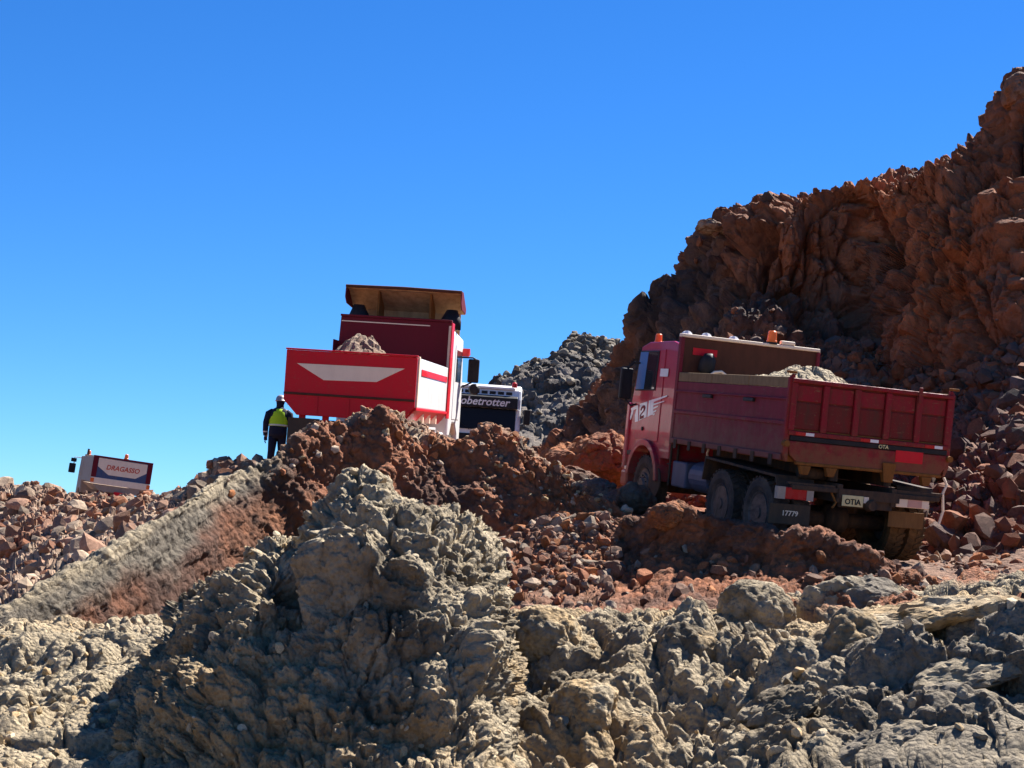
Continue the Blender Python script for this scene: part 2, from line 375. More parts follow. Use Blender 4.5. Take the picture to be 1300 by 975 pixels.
rows = [[(x, inter(x, basey, 1)+25, inter(x, basey, 2)-.6) for x in xs], lerp_row(0, 0), lerp_row(.4, .12), lerp_row(.75, .12), crest,
        [(x, y+6, d+1.1) for x, y, d in crest], [(x, y+42, d+2.2) for x, y, d in crest]]
cx_ = np.array(crest)
def ridge_disp(p, n, pp, vv, ss):
    x = pp[:, 0]
    rough = .2+.8*sstep(x, 260, 420)
    q = vwarp(p, .8, .2, 51)
    f1, i1 = facets(q*np.array([1, 1, .6]), .85, 52, .8, .25); f2, i2 = facets(q, .26, 53, 1, .3)
    l2, i3 = lump(q, .33, 54)
    # streaks running down the face along the ridge's fall line
    dr = P(300, 598, 22.6)-P(0, 772, 17.3); dr /= np.linalg.norm(dr); al = p@dr
    lf = 1-sstep(x, 270, 400)
    st = (1-lf)*fbm(np.stack([p[:, 0]*1.1+p[:, 2]*.9, p[:, 1]*1.1, p[:, 2]*.35], 1)/.35, 3, 56)+lf*fbm((p-np.outer(al, dr)*.9)/.28, 4, 59)
    top = sstep(vv, 3.4, 4.0)*sstep(-vv, -5.2, -4.3)
    l3, _ = lump(p, .14, 58)
    c2, ic2 = clods(ss*np.array([1, .55]), .2, 52); c3, _ = clods(ss*np.array([1, .7]), .085, 53)
    h = .22*fbm(p/1.8, 3, 55)*rough-.06+(.04+.36*rough)*c2+(.12+.33*rough)*c3+rough*(.10*f1+.025*f2)+.11*st+(.09*(l2-.5)+.045*(l3-.5))*(1-.75*lf)+top*(.05*(l2-.3)+.04*f2)*(.3+.7*sstep(x, 280, 380))
    h = h+.03*fbm(p/.12, 3, 57)
    return p+n*h[:, None], dict(i2=i2)
def ridge_col(v, pp, vv, info):
    x, y = pp[:, 0], pp[:, 1]
    below = y-np.interp(x, cx_[:, 0], cx_[:, 1])
    nz = fbm(v/1.0, 4, 61); dr = P(300, 598, 22.6)-P(0, 772, 17.3); dr /= np.linalg.norm(dr); st = fbm((v-np.outer(v@dr, dr)*.9)/.4, 4, 62)
    c = mix(RED*.62, REDD*.8, sstep(nz, -.4, .25)); c = mix(c, mix(RED*1.35, REDD*1.4, sstep(nz, -.1, .5)), sstep(x, 330, 450))  # left face's shade put into a darker soil colour
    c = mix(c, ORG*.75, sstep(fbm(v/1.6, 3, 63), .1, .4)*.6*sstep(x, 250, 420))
    grey = mix(GREY*.9, BLUEG*.85, sstep(below+22*nz+14*st, 6, 34))  # sunlit top band painted paler, shaded grey below it darker
    lim = np.interp(x, [-200, 0, 130, 220, 300, 340], [80, 52, 72, 62, 42, 20])
    g = sstep(lim-below+45*nz+40*st, -30, 30)*(1-sstep(x, 300, 400))
    c = mix(c, grey, g)
    c = mix(c, BLUEG, sstep(fbm(v/.9, 3, 64)-.1*(x > 560), .12, .3)*sstep(x, 300, 420)*.85)
    c = mix(c, PALE, sstep(vv, 3.85, 4.1)*sstep(x, 300, 420)*.55)  # sunlit crest edge painted pale into the soil
    return c*(.85+.3*h01(info['i2'], 9))[:, None]
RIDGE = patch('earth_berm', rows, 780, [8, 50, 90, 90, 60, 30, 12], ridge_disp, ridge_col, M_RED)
tag(RIDGE['o'], 'long ridge of grey and red earth along the ramp edge', kind='structure')

# --- red berm and rubble bank in front of the right lorry
crC = [(590, 705, 22.2), (640, 690, 22.4), (700, 664, 22.5), (745, 655, 22.2), (790, 656, 21.8), (812, 664, 21.4), (828, 652, 21.2), (862, 647, 21.0), (900, 660, 20.8), (950, 668, 20.6), (1010, 680, 20.3), (1050, 682, 20.2), (1085, 698, 20), (1130, 720, 19.9), (1165, 738, 19.9), (1220, 745, 20), (1300, 742, 20.4), (1500, 735, 21)]
bsC = [(590, 800, 17.6), (700, 805, 17.4), (850, 805, 17.2), (950, 810, 17.2), (1100, 795, 17.4), (1200, 775, 17.8), (1300, 765, 18), (1500, 755, 18)]
def rowC(k, bow):
    r = []
    for (x, y, d) in crC:
        by, bd = inter(x, bsC, 1), inter(x, bsC, 2)
        bw = bow*float(np.interp(x, [700, 830], [0, 1]))
        r.append((x, by+(y-by)*k, bd+(d-bd)*(k+bw)))
    return r
rows = [[(x, inter(x, bsC, 1)+30, inter(x, bsC, 2)-.8) for x, _, _ in crC], rowC(0, 0), rowC(.45, .25), rowC(.75, .2), crC,
        [(x, y+4, d+.4) for x, y, d in crC], [(x, y+22, d+1.1) for x, y, d in crC]]
def berm_disp(p, n, pp, vv, ss):
    x = pp[:, 0]
    rub = 1-sstep(x, 770, 850)
    q = vwarp(p, .5, .12, 71)
    f1, i1 = facets(q, .24, 72, 1.0, .4); f2, i2 = facets(p, .11, 73, 1.0, .35); l1, i3 = lump(q, .5, 74); l2, _ = lump(p, .17, 76)
    h = .12*fbm(p/1.2, 3, 75)+(.03+.97*rub)*(.09*f1)+(.005+.03*rub)*f2+(1-rub)*(.16*(l1-.5)+.5*clods(ss, .2, 74)[0]+.55*clods(ss, .085, 75)[0]+.4*clods(ss, .04, 76)[0])+.02*fbm(p/.09, 3, 77)
    return p+n*h[:, None], dict(i2=i1)
def berm_col(v, pp, vv, info):
    a = fbm(v/.9, 4, 78)
    c = mix(RED*1.1, REDD*1.25, sstep(a, -.2, .4)); c = mix(c, ORG*1.1, sstep(fbm(v/1.1, 3, 79), -.2, .35)*sstep(vv, 1.9, 3.0)*.8)
    rub = 1-sstep(pp[:, 0], 740, 820)
    c = mix(c, BRN*1.5, rub*.6)
    return c*(.7+.6*h01(info['i2'], 9))[:, None]
BERM = patch('rubble_bank', rows, 620, [6, 30, 60, 50, 40, 14, 10], berm_disp, berm_col, M_RED)
tag(BERM['o'], 'red earth bank with loose rubble in front of the right lorry', kind='structure')

# --- lorry frames (position and turn in the camera's frame, solved from the photograph)
CF = np.stack([R_, F_, U_], 1)
def frame(pos, h, p, r):
    h, p, r = map(math.radians, (h, p, r))
    Rz = Matrix.Rotation(h, 3, 'Z'); Rx = Matrix.Rotation(p, 3, 'X'); Ry = Matrix.Rotation(r, 3, 'Y')
    A = Matrix([list(a) for a in CF]) @ Rz @ Rx @ Ry
    t = CAM+CF@np.array(pos)
    m = A.to_4x4(); m.translation = Vector(t); return m
M_R = frame((4.62, 22.93, -2.47), 15.8, 1.3, 5.7)
M_C = frame((-3.06, 30.73, -1.90), -5.2, -2.0, 3.6)
def L2W(m, x, y, z=0): return np.array(m @ Vector((x, y, z)))
def sheet(name, pts, nu, nv, seed, colr, amp=.05):
    """rough road surface through a lattice of world points (rows back to front)"""
    A = np.array(pts, float)
    G = pchip(np.arange(A.shape[0]), A, np.linspace(0, A.shape[0]-1, nv))
    G = np.swapaxes(pchip(np.arange(A.shape[1]), np.swapaxes(G, 0, 1), np.linspace(0, A.shape[1]-1, nu)), 0, 1)
    p = G.reshape(-1, 3)
    f, i = facets(p, .2, seed, .8, .2)
    h = amp*fbm(p/.8, 4, seed)+.018*f
    v = p.copy(); v[:, 2] += h-.03
    idx = np.arange(nu*nv).reshape(nv, nu)
    Fq = np.stack([idx[:-1, :-1], idx[:-1, 1:], idx[1:, 1:], idx[1:, :-1]], 2).reshape(-1, 4)
    c = mix(colr, BRN, sstep(fbm(p/1.1, 3, seed+2), -.2, .4)*.6)*(.85+.3*h01(i, 9))[:, None]
    o = mesh_from(name, v, Fq, M_RED, c); tag(o, kind='structure')
    return dict(o=o, V=v, N=np.tile([0, 0, 1.0], (len(v), 1)), pp=np.zeros((len(v), 2)), vv=np.zeros(len(v)))
def lat(m, X, Y, drop=lambda x, y: 0):
    return [[L2W(m, x, y, drop(x, y)) for x in X] for y in Y]
dropR = lambda x, y: (.25*(x-2.6) if x > 2.6 else 0) - (.5 if y < -3.5 else 0)
ROADR = sheet('road', [[L2W(M_R, x+max(0, -1.6-y)*.9, y, dropR(x, y)) for x in (-1.9, -1.2, 0, 1.5, 2.6, 4.5, 8)] for y in (-4.6, -3, -1, 2, 5, 9, 14)], 260, 220, 81, BRN*1.5)
ROADR['o']['label'] = 'rutted red earth road under the right lorry'
LE = {-2.5: -1.6, 0: -1.9, 3: -3.2, 6: -3.8, 12: -4, 22: -4, 40: -4}
ROADC = sheet('road', [[L2W(M_C, x*(-LE[y]/4) if x < 0 else x, y, -1.0 if x < -3.5 else 0) for x in (-4, -3, -1.5, 0, 2, 5, 9)] for y in LE], 160, 160, 83, RED)
ROADC['o']['label'] = 'earth ramp under the middle lorry'

# --- rubble field on the left
crE = [(-260, 606, 44), (0, 617, 42), (40, 620, 41.5), (100, 631, 41), (150, 634, 41), (190, 634, 40), (225, 628, 38), (250, 611, 36), (275, 596, 34.5), (300, 594, 33.5), (330, 597, 33), (350, 600, 33), (420, 620, 33)]
def rowE(k):
    return [(x, np.interp(x, [-260, 0, 130, 260, 420], [860, 800, 720, 650, 640])*(1-k)+y*k, np.interp(x, [-260, 0, 130, 260, 420], [17.6, 18.4, 20, 23, 26])*(1-k)+d*k) for x, y, d in crE]
rows = [rowE(0), rowE(.35), rowE(.7), crE, [(x, y+4, d+2) for x, y, d in crE], [(x, y+12, d+14) for x, y, d in crE]]
def rub_disp(p, n, pp, vv, ss):
    q = vwarp(p, 1.0, .2, 91)
    f0, _ = facets(q, .9, 90, .9, .3); f1, i1 = facets(q, .36, 92, 1.1, .4); f2, i2 = facets(p, .16, 93, 1.1, .35)
    h = .3*fbm(p/3.2, 3, 95)+.16*f0+.12*f1+.07*f2-.05*sstep(vv, 2, 3)
    h = h*np.where(vv > 4.2, .3, 1)
    up = np.array([0, 0, 1.0]); d = n*.5+up*.5
    return p+d*h[:, None], dict(i1=i1)
def rub_col(v, pp, vv, info):
    c = mix(BRN*1.5, PALE*.9, h01(info['i1'], 9)); c = mix(c, RED, sstep(fbm(v/2.5, 3, 97), 0, .35)*.65)
    return c
FIELD = patch('rubble_slope', rows, 430, [70, 90, 110, 14, 8], rub_disp, rub_col, M_RUB, False)
tag(FIELD['o'], 'slope of broken brown rock rising on the left', kind='structure')

# --- far grey hill
rows = [
 [(560, 640, 80), (640, 640, 80), (720, 640, 80), (800, 640, 80), (900, 640, 80)],
 [(560, 590, 88), (640, 560, 88), (720, 540, 88), (800, 520, 88), (900, 500, 88)],
 [(560, 560, 98), (625, 495, 98), (660, 475, 97), (700, 458, 97), (720, 445, 97), (760, 450, 97), (800, 455, 97), (900, 450, 97)],
 [(560, 545, 104), (625, 494, 103), (650, 480, 103), (675, 464, 102), (698, 452, 102), (708, 447, 101), (716, 430, 101), (735, 424, 101), (765, 425, 101), (785, 431, 101), (810, 440, 101), (900, 430, 101)],
 [(560, 560, 112), (640, 520, 112), (720, 470, 112), (800, 470, 112), (900, 470, 112)],
]
def far_disp(p, n, pp, vv, ss):
    q = vwarp(p, 5, 1.2, 101)
    f0, i0 = facets(q*np.array([1, 1, .7]), 4.2, 102, .9, .3); f1, i1 = facets(q, 1.6, 103, 1, .35); f2, i2 = facets(p, .7, 104, 1, .35)
    h = .5*f0+.4*f1+.2*f2
    return p+n*h[:, None], dict(i1=i1)
def far_col(v, pp, vv, info):
    c = mix([.18, .145, .115], [.08, .066, .055], sstep(fbm(v/4, 4, 105), -.2, .3)); c = mix(c, [.24, .19, .13], sstep(fbm(v/6, 3, 106), .1, .4)*.6)
    return c*(.7+.6*h01(info['i1'], 9))[:, None]
FAR = patch('rocky_hill', rows, 260, [20, 60, 70, 60, 14], far_disp, far_col, M_FAR, False)
tag(FAR['o'], 'dark grey rocky hill far behind the lorries', kind='structure')

# --- the cliff
crH = [(560, 640, 47), (640, 590, 47), (690, 548, 46.5), (720, 520, 46), (750, 482, 45.5), (780, 448, 45), (798, 425, 45), (806, 402, 44.6), (826, 392, 44.3), (832, 368, 44), (850, 358, 44), (872, 325, 43.6), (886, 305, 43.4), (897, 290, 43.2), (920, 278, 43), (945, 262, 42.8), (975, 250, 42.5), (1000, 236, 42.2),
       (1030, 228, 42), (1060, 220, 41.7), (1100, 216, 41.3), (1160, 208, 40.8), (1200, 204, 40.4), (1235, 193, 40), (1258, 178, 39.6), (1270, 165, 39.4), (1274, 145, 39.2), (1284, 125, 39), (1296, 108, 39), (1340, 90, 39), (1450, 70, 40), (1650, 110, 42)]
ftH = [(560, 680, 37), (640, 660, 34.5), (700, 640, 32), (760, 640, 31), (830, 640, 30.5), (900, 640, 30), (1000, 660, 29), (1100, 690, 27.5), (1180, 705, 25.8), (1240, 715, 24.8), (1300, 722, 24.4), (1450, 730, 24.2), (1650, 740, 24.2)]
tlH = [(560, 660, 41), (640, 625, 41), (700, 590, 41), (760, 550, 40.5), (830, 490, 39), (900, 440, 38.5), (960, 420, 38.5), (1040, 440, 38), (1090, 430, 38), (1130, 470, 36.2), (1200, 480, 34.4), (1260, 450, 33.2), (1300, 430, 32.8), (1450, 420, 32.4), (1650, 430, 32)]
m1H = [(560, 655, 43), (640, 615, 43), (700, 570, 43), (760, 520, 42.5), (830, 440, 41.5), (900, 380, 41), (960, 350, 40.6), (1040, 350, 40.6), (1080, 370, 40.4), (1130, 380, 37.2), (1200, 370, 35.6), (1260, 350, 34.6), (1300, 330, 34.2), (1450, 320, 34.2), (1650, 330, 34.5)]
m2H = [(560, 648, 45), (640, 605, 45), (700, 560, 44.6), (760, 490, 44.2), (830, 400, 43.2), (900, 325, 42.4), (960, 285, 41.6), (1040, 270, 41.0), (1080, 290, 41), (1130, 300, 39.4), (1200, 268, 37.6), (1260, 240, 37), (1300, 225, 36.8), (1450, 200, 37.2), (1650, 210, 38)]
crH = [(x+float(np.interp(x, [700, 800, 950, 1100], [4, 14, 10, 0])), y+float(np.interp(x, [700, 950, 1100, 1240, 1300], [4, 4, 4, 10, 10])), d) for x, y, d in crH]
m2H = [(x, y+float(np.interp(x, [900, 1100], [2, 5])), d) for x, y, d in m2H]
rows = [[(x, y+40, d-.6) for x, y, d in ftH], ftH, tlH, m1H, m2H, crH, [(x, y+6, d+3) for x, y, d in crH], [(x, y+120, d+12) for x, y, d in crH]]
def cliff_disp(p, n, pp, vv, ss):
    x = pp[:, 0]
    tal = 1-sstep(vv+.35*fbm(p/3, 2, 110), 1.75, 2.25)          # loose talus at the foot
    q = vwarp(p, 1.6, .22, 111)
    f0, i0 = facets(q*np.array([1, 1, .38]), 1.7, 112, .5, .55); f1, i1 = facets(q*np.array([1, 1, .42]), .72, 113, .6, .6); f2, i2 = facets(p*np.array([1, 1, .6]), .32, 114, .8, .5)
    f3, _ = facets(p*np.array([1, 1, .8]), .15, 126, .8, .3)
    t1, j1 = facets(p, .42, 116, 1.1, .4); t2, j2 = facets(p, .2, 117, 1.1, .35)
    ck = 1-.45*sstep(vv, 4.3, 4.9)
    h = (1-tal)*(ck*(.95*f0+.5*f1)+.2*f2+.06*f3)+tal*(.16*t1+.075*t2+.2*fbm(p/2, 3, 118))
    h = h+.7*fbm(p/4.5, 3, 119)*(1-.7*tal)
    v = p+n*h[:, None]
    return v, dict(i1=np.where(tal > .5, j1, i1), tal=tal)
def cliff_col(v, pp, vv, info):
    x, y = pp[:, 0], pp[:, 1]
    a = fbm(v/2.2, 4, 120); b = fbm(v/3.5, 3, 121)
    c = mix(BRN*1.1, [.06, .042, .034], sstep(a, -.2, .3))
    c = mix(c, RED*1.15, sstep(b, -.1, .25)*.75)
    but = np.exp(-(((x-1190)/95)**2+((y-350)/130)**2))+.8*np.exp(-(((x-1090)/60)**2+((y-250)/50)**2))+.6*np.exp(-(((x-1010)/45)**2+((y-330)/45)**2))+.5*np.exp(-(((x-740)/60)**2+((y-590)/30)**2))
    c = mix(c, ORG*1.25*np.array([1, .9, .95]), but*.9+.3*sstep(fbm(v/1.3, 3, 122), .1, .4)*but)
    tc = mix([.19, .09, .055], [.12, .07, .05], h01(info['i1'], 9))
    tc = mix(tc, RED*1.05, sstep(y, 480, 680)*.5)
    c = mix(c, tc, info['tal'])
    return c*(.74+.46*h01(info['i1'], 10))[:, None]
CLIFF = patch('cliff', rows, 640, [16, 170, 90, 90, 90, 40, 10], cliff_disp, cliff_col, M_CLIFF, False)
tag(CLIFF['o'], 'brown rock cliff with talus behind the right lorry', kind='structure')

# ------------------------------------------------------------------ loose stones
def stone_mesh(name, seed, sub, colr):
    rg = np.random.default_rng(seed)
    bm = bmesh.new(); bmesh.ops.create_icosphere(bm, subdivisions=sub, radius=1)
    v = np.array([x.co[:] for x in bm.verts]); f = np.array([[y.index for y in x.verts] for x in bm.faces]); bm.free()
    v *= 1.25
    for k in range(13):
        nrm = rg.normal(size=3); nrm /= np.linalg.norm(nrm); d = rg.uniform(.6, .9)
        s = v@nrm-d; v -= np.clip(s, 0, None)[:, None]*nrm
    v *= np.array([1, rg.uniform(.65, .95), rg.uniform(.45, .8)])
    v += .018*rg.normal(size=v.shape)
    c = np.tile(colr, (len(v), 1))
    o = mesh_from(name, v, f, M_STONE, c, False); me = o.data
    bpy.data.objects.remove(o)
    return me, v, f
def rand_rot(rg, n):
    q = rg.normal(size=(n, 4)); q /= np.linalg.norm(q, axis=1, keepdims=True)
    w_, x, y, z = q.T
    return np.stack([1-2*(y*y+z*z), 2*(x*y-z*w_), 2*(x*z+y*w_), 2*(x*y+z*w_), 1-2*(x*x+z*z), 2*(y*z-x*w_), 2*(x*z-y*w_), 2*(y*z+x*w_), 1-2*(x*x+y*y)], 1).reshape(n, 3, 3)
def scatter(pt, wfun, n, smin, smax, cols, seed, nind=300, power=2.2, label=None, tiltmax=None):
    """n stones on a terrain sheet: the largest nind are single children, the rest one joined piece"""
    rg = np.random.default_rng(seed)
    w_ = wfun(pt['pp'], pt['vv'], pt['V']).astype(float); w_ /= w_.sum()
    ids = rg.choice(len(w_), n, p=w_)
    s = smin+(smax-smin)*rg.random(n)**power
    s = np.sort(s)[::-1]
    pos = pt['V'][ids]+pt['N'][ids]*(s*rg.uniform(-.35, .25, n))[:, None]
    rot = rand_rot(rg, n)
    vars_ = [stone_mesh('stone', seed*50+k, 2 if k > 8 else 1, cols[k % len(cols)]*rg.uniform(.85, 1.15)) for k in range(18)]
    pick = rg.integers(0, 9, n)
    for i in range(min(nind, n)):
        o = bpy.data.objects.new('stone', vars_[pick[i]+9][0]); COL.objects.link(o); o.parent = pt['o']
        m = Matrix([list(r) for r in rot[i]*s[i]]).to_4x4(); m.translation = Vector(pos[i]); o.matrix_local = m
    Vs, Fs, Cs = [], [], []
    off = 0
    for k in range(9):
        j = np.where((pick == k) & (np.arange(n) >= nind))[0]
        if not len(j): continue
        v, f = vars_[k][1], vars_[k][2]
        W = np.einsum('nij,vj->nvi', rot[j]*s[j][:, None, None], v)+pos[j][:, None]
        Vs.append(W.reshape(-1, 3)); Fs.append((f[None]+(np.arange(len(j))*len(v))[:, None, None]+off).reshape(-1, 3)); off += len(j)*len(v)
        cc = cols[k % len(cols)]*rg.uniform(.6, 1.35, (len(j), 1, 1)); Cs.append((np.ones((1, len(v), 1))*cc).reshape(-1, 3))
    if Vs:
        o = mesh_from('small_stones', np.concatenate(Vs), np.concatenate(Fs), M_STUFF, np.concatenate(Cs), False)
        o.parent = pt['o']; tag(o, kind='stuff')
SR = [RED*1.1, BRN*1.3, PALE*.8, REDD*1.3, ORG*.9]
SB = [BRN*.9, RED*.7, RED*.85, np.array([.12, .07, .05]), REDD]
SG = [GREY, GREY*1.15, TAN, GREYD*1.2]
SE = [PALE*.85, BRN*1.5, RED*.9+BRN*.3, PALE*.6, BRN*1.9]
box = lambda pp, x0, x1, y0, y1, s=12: sstep(pp[:, 0], x0-s, x0+s)*(1-sstep(pp[:, 0], x1-s, x1+s))*sstep(pp[:, 1], y0-s, y0+s)*(1-sstep(pp[:, 1], y1-s, y1+s))
scatter(BERM, lambda pp, vv, V: box(pp, 610, 775, 640, 800)+.07*box(pp, 770, 960, 700, 800)+.05*box(pp, 1000, 1200, 710, 790), 3600, .014, .15, SR, 1, power=5)
scatter(FIELD, lambda pp, vv, V: (vv < 3.4)*np.where(vv > 1, 1, .6), 5600, .03, .30, SE, 2, power=4.5)
scatter(CLIFF, lambda pp, vv, V: (vv > .6)*(1-sstep(vv, 1.8, 2.2))*(.25+sstep(pp[:, 0], 1000, 1200))+.12*(np.abs(vv-5.1) < .3)*(pp[:, 0] > 690)+.35*box(pp, 880, 1130, 400, 640)*(vv < 2.2), 8500, .03, .32, SB, 3, power=4.5)
scatter(FG, lambda pp, vv, V: .6*box(pp, -60, 200, 800, 975)+.12*box(pp, 620, 1300, 760, 975)+.25*box(pp, 900, 1300, 820, 975), 1300, .012, .075, SG, 4, power=3)
scatter(MOUND, lambda pp, vv, V: (vv > 1.0)*(vv < 4.6)*(.25+sstep(vv, 3.2, 4)), 420, .015, .05, SG, 5)
scatter(RIDGE, lambda pp, vv, V: (np.abs(vv-4.0) < .7)*sstep(pp[:, 0], 270, 400)+.9*box(pp, 490, 560, 535, 610)+.7*box(pp, 610, 730, 550, 660)+.03*(vv > 1)*(vv < 4)*sstep(pp[:, 0], 300, 420), 520, .02, .09, [PALE, RED*1.2, TAN*.9, BRN*1.5, ORG], 6)
scatter(ROADR, lambda pp, vv, V: .1+2.0*(V[:, 0] > 6.3)*(V[:, 1] < 27), 1300, .03, .15, SR, 7)
scatter(FAR, lambda pp, vv, V: (vv > 1)*(vv < 3.2)*1.0, 700, .12, .4, [np.array([.14, .12, .095]), np.array([.08, .07, .06]), np.array([.19, .155, .11])], 8)
# ------------------------------------------------------------------ mesh building for made things
class MB:
    def __init__(s): s.v = []; s.f = []
    def add(s, v, f):
        o = len(s.v); s.v += [tuple(map(float, a)) for a in v]; s.f += [tuple(i+o for i in q) for q in f]; return s
    def box(s, x0, x1, y0, y1, z0, z1):
        x0, x1 = min(x0, x1), max(x0, x1); y0, y1 = min(y0, y1), max(y0, y1); z0, z1 = min(z0, z1), max(z0, z1)
        return s.add([(x0, y0, z0), (x1, y0, z0), (x1, y1, z0), (x0, y1, z0), (x0, y0, z1), (x1, y0, z1), (x1, y1, z1), (x0, y1, z1)],
              [(0, 3, 2, 1), (4, 5, 6, 7), (0, 1, 5, 4), (1, 2, 6, 5), (2, 3, 7, 6), (3, 0, 4, 7)])
    def prism(s, pts, ax, a0, a1):
        """2D outline extruded along axis ax; pts are the two remaining coordinates in x, y, z order"""
        def mk(p, a):
            q = list(p); q.insert(ax, a); return q
        n = len(pts); lo, hi = min(a0, a1), max(a0, a1)
        ar = sum(pts[i][0]*pts[(i+1) % n][1]-pts[(i+1) % n][0]*pts[i][1] for i in range(n))
        pts = list(pts) if (ar > 0) != (ax == 1) else list(pts)[::-1]
        v = [mk(p, lo) for p in pts]+[mk(p, hi) for p in pts]
        f = [tuple(range(n))[::-1], tuple(range(n, 2*n))]+[(i, (i+1) % n, (i+1) % n+n, i+n) for i in range(n)]
        return s.add(v, f)
    def tube(s, pts, r, n=8):
        pts = [Vector(p) for p in pts]; k = len(pts); vs_ = []
        for i, p in enumerate(pts):
            d = (pts[min(i+1, k-1)]-pts[max(i-1, 0)]).normalized()
            a = d.orthogonal().normalized() if i == 0 else (a-d*a.dot(d)).normalized()
            b = d.cross(a); rr = r[i] if isinstance(r, (list, tuple)) else r
            vs_ += [p+a*math.cos(t*2*math.pi/n)*rr+b*math.sin(t*2*math.pi/n)*rr for t in range(n)]
        f = [(i*n+j, i*n+(j+1) % n, (i+1)*n+(j+1) % n, (i+1)*n+j) for i in range(k-1) for j in range(n)]
        f += [tuple(range(n))[::-1], tuple(range((k-1)*n, k*n))]
        return s.add(vs_, f)
    def lathe(s, prof, c, ax, n=32, closed=False):
        """profile of (along axis, radius) turned round axis ax through c"""
        vs_ = []
        for (a, r) in prof:
            for t in range(n):
                th = 2*math.pi*t/n; q = [r*math.cos(th), r*math.sin(th)]; q.insert(ax, a)
                vs_.append((q[0]+c[0], q[1]+c[1], q[2]+c[2]))
        k = len(prof)
        f = [(i*n+j, i*n+(j+1) % n, (i+1)*n+(j+1) % n, (i+1)*n+j) for i in range(k-1) for j in range(n)]
        if closed: f += [((k-1)*n+j, (k-1)*n+(j+1) % n, (j+1) % n, j) for j in range(n)]
        else: f += [tuple(range(n))[::-1], tuple(range((k-1)*n, k*n))]
        return s.add(vs_, f)
    def loft(s, rings, n=20):
        """rings of (cx, cy, z, rx, ry)"""
        vs_ = [(cx+rx*math.cos(2*math.pi*t/n), cy+ry*math.sin(2*math.pi*t/n), z) for cx, cy, z, rx, ry in rings for t in range(n)]
        k = len(rings)
        f = [(i*n+j, i*n+(j+1) % n, (i+1)*n+(j+1) % n, (i+1)*n+j) for i in range(k-1) for j in range(n)]+[tuple(range(n))[::-1], tuple(range((k-1)*n, k*n))]
        return s.add(vs_, f)
    def build(s, name, mat, parent=None, bevel=0, smooth=False, label=None):
        me = bpy.data.meshes.new(name); me.from_pydata(s.v, [], s.f)
        bm = bmesh.new(); bm.from_mesh(me); bmesh.ops.recalc_face_normals(bm, faces=bm.faces); bm.to_mesh(me); bm.free()
        me.materials.append(mat)
        if smooth: me.polygons.foreach_set('use_smooth', [True]*len(me.polygons))
        o = bpy.data.objects.new(name, me); COL.objects.link(o)
        if parent: o.parent = parent
        if bevel:
            b = o.modifiers.new('bevel', 'BEVEL'); b.width = bevel; b.segments = 2; b.limit_method = 'ANGLE'; b.angle_limit = math.radians(40)
        if label: o['label'] = label
        return o
def B(*a): return MB().box(*a)
def empty(name, m, label, cat, group=None):
    o = bpy.data.objects.new(name, None); COL.objects.link(o); o.matrix_world = m; o.empty_display_size = .2
    return tag(o, label, cat, group)
def onp(m, ax, val, px, py):
    """photo pixel -> point on the plane (axis ax = val) of a lorry's own frame"""
    mi = m.inverted(); o = mi @ Vector(CAM); d = mi.to_3x3() @ Vector(P(px, py, 1.0)-CAM)
    t = (val-o[ax])/d[ax]; return o+d*t
def prect(m, ax, val, x0, y0, x1, y1):
    c = [onp(m, ax, val, x, y) for x, y in ((x0, (y0+y1)/2), (x1, (y0+y1)/2), ((x0+x1)/2, y0), ((x0+x1)/2, y1))]
    k = 0 if ax == 1 else 1
    return min(c[0][k], c[1][k]), max(c[0][k], c[1][k]), min(c[2][2], c[3][2]), max(c[2][2], c[3][2])
def lettering(txt, m, mat, parent, size, shear=0.0, name='lettering', ext=.004, sx=1.0):
    cu = bpy.data.curves.new('t', 'FONT'); cu.body = txt; cu.size = size; cu.align_x = 'CENTER'; cu.align_y = 'CENTER'; cu.shear = shear; cu.extrude = ext; cu.offset = size*.018
    cu.resolution_u = 3
    t = bpy.data.objects.new('t', cu); COL.objects.link(t)
    me = bpy.data.meshes.new_from_object(t); bpy.data.objects.remove(t); me.name = name
    me.materials.clear(); me.materials.append(mat)
    o = bpy.data.objects.new(name, me); COL.objects.link(o); o.parent = parent
    o.matrix_local = m @ Matrix.Diagonal((sx, 1, 1, 1)); return o
# lettering facing the rear (-y): x stays, up = z
def M_REAR(x, y, z): return Matrix.Translation((x, y, z)) @ Matrix.Rotation(math.pi/2, 4, 'X')

RUST = (.20, .085, .03); DUST = (.26, .16, .10)
P_CABR = paint('red_cab_paint', (.42, .004, .032), .3, .3, (.19, .06, .045), 2.5, coat=.25, chips=(.25, .10, .07), mud=(.3, 1.7, (.20, .11, .07)))
P_SIDER = paint('dull_red_paint', (.20, .008, .022), .55, .5, (.11, .05, .042), 3, chips=(.16, .075, .055), mud=(1.2, 2.1, (.17, .085, .055)))
P_TAILR = paint('rusty_red_paint', (.25, .007, .018), .5, .8, (.11, .045, .026), 6, chips=(.22, .10, .05), mud=(1.2, 1.9, (.20, .095, .04)))
P_TAILD = paint('worn_dark_panel', (.17, .012, .012), .55, 1, (.075, .042, .028), 4, chips=(.17, .09, .05))
P_RUST = paint('rust', (.26, .10, .022), .8, .8, (.10, .04, .015), 6)
P_BRIGHT = paint('bright_red_paint', (.62, .006, .02), .35, .12, DUST, 3)
P_REDC = paint('clean_red_paint', (.62, .004, .018), .45, .22, (.30, .05, .035), 2.5, coat=.1, chips=(.42, .06, .045))
P_MAROON = paint('maroon_paint', (.14, .006, .015), .55, .25, (.08, .025, .02), 3)
P_WHITE = paint('white_paint', (.80, .78, .75), .35, .22, DUST, 3, coat=.3)
P_CREAM = paint('cream_paint', (.90, .70, .50), .5, .15, DUST, 3)
P_LENS = paint('dirty_clear_lens', (.42, .34, .27), .4, .5, DUST, 5)
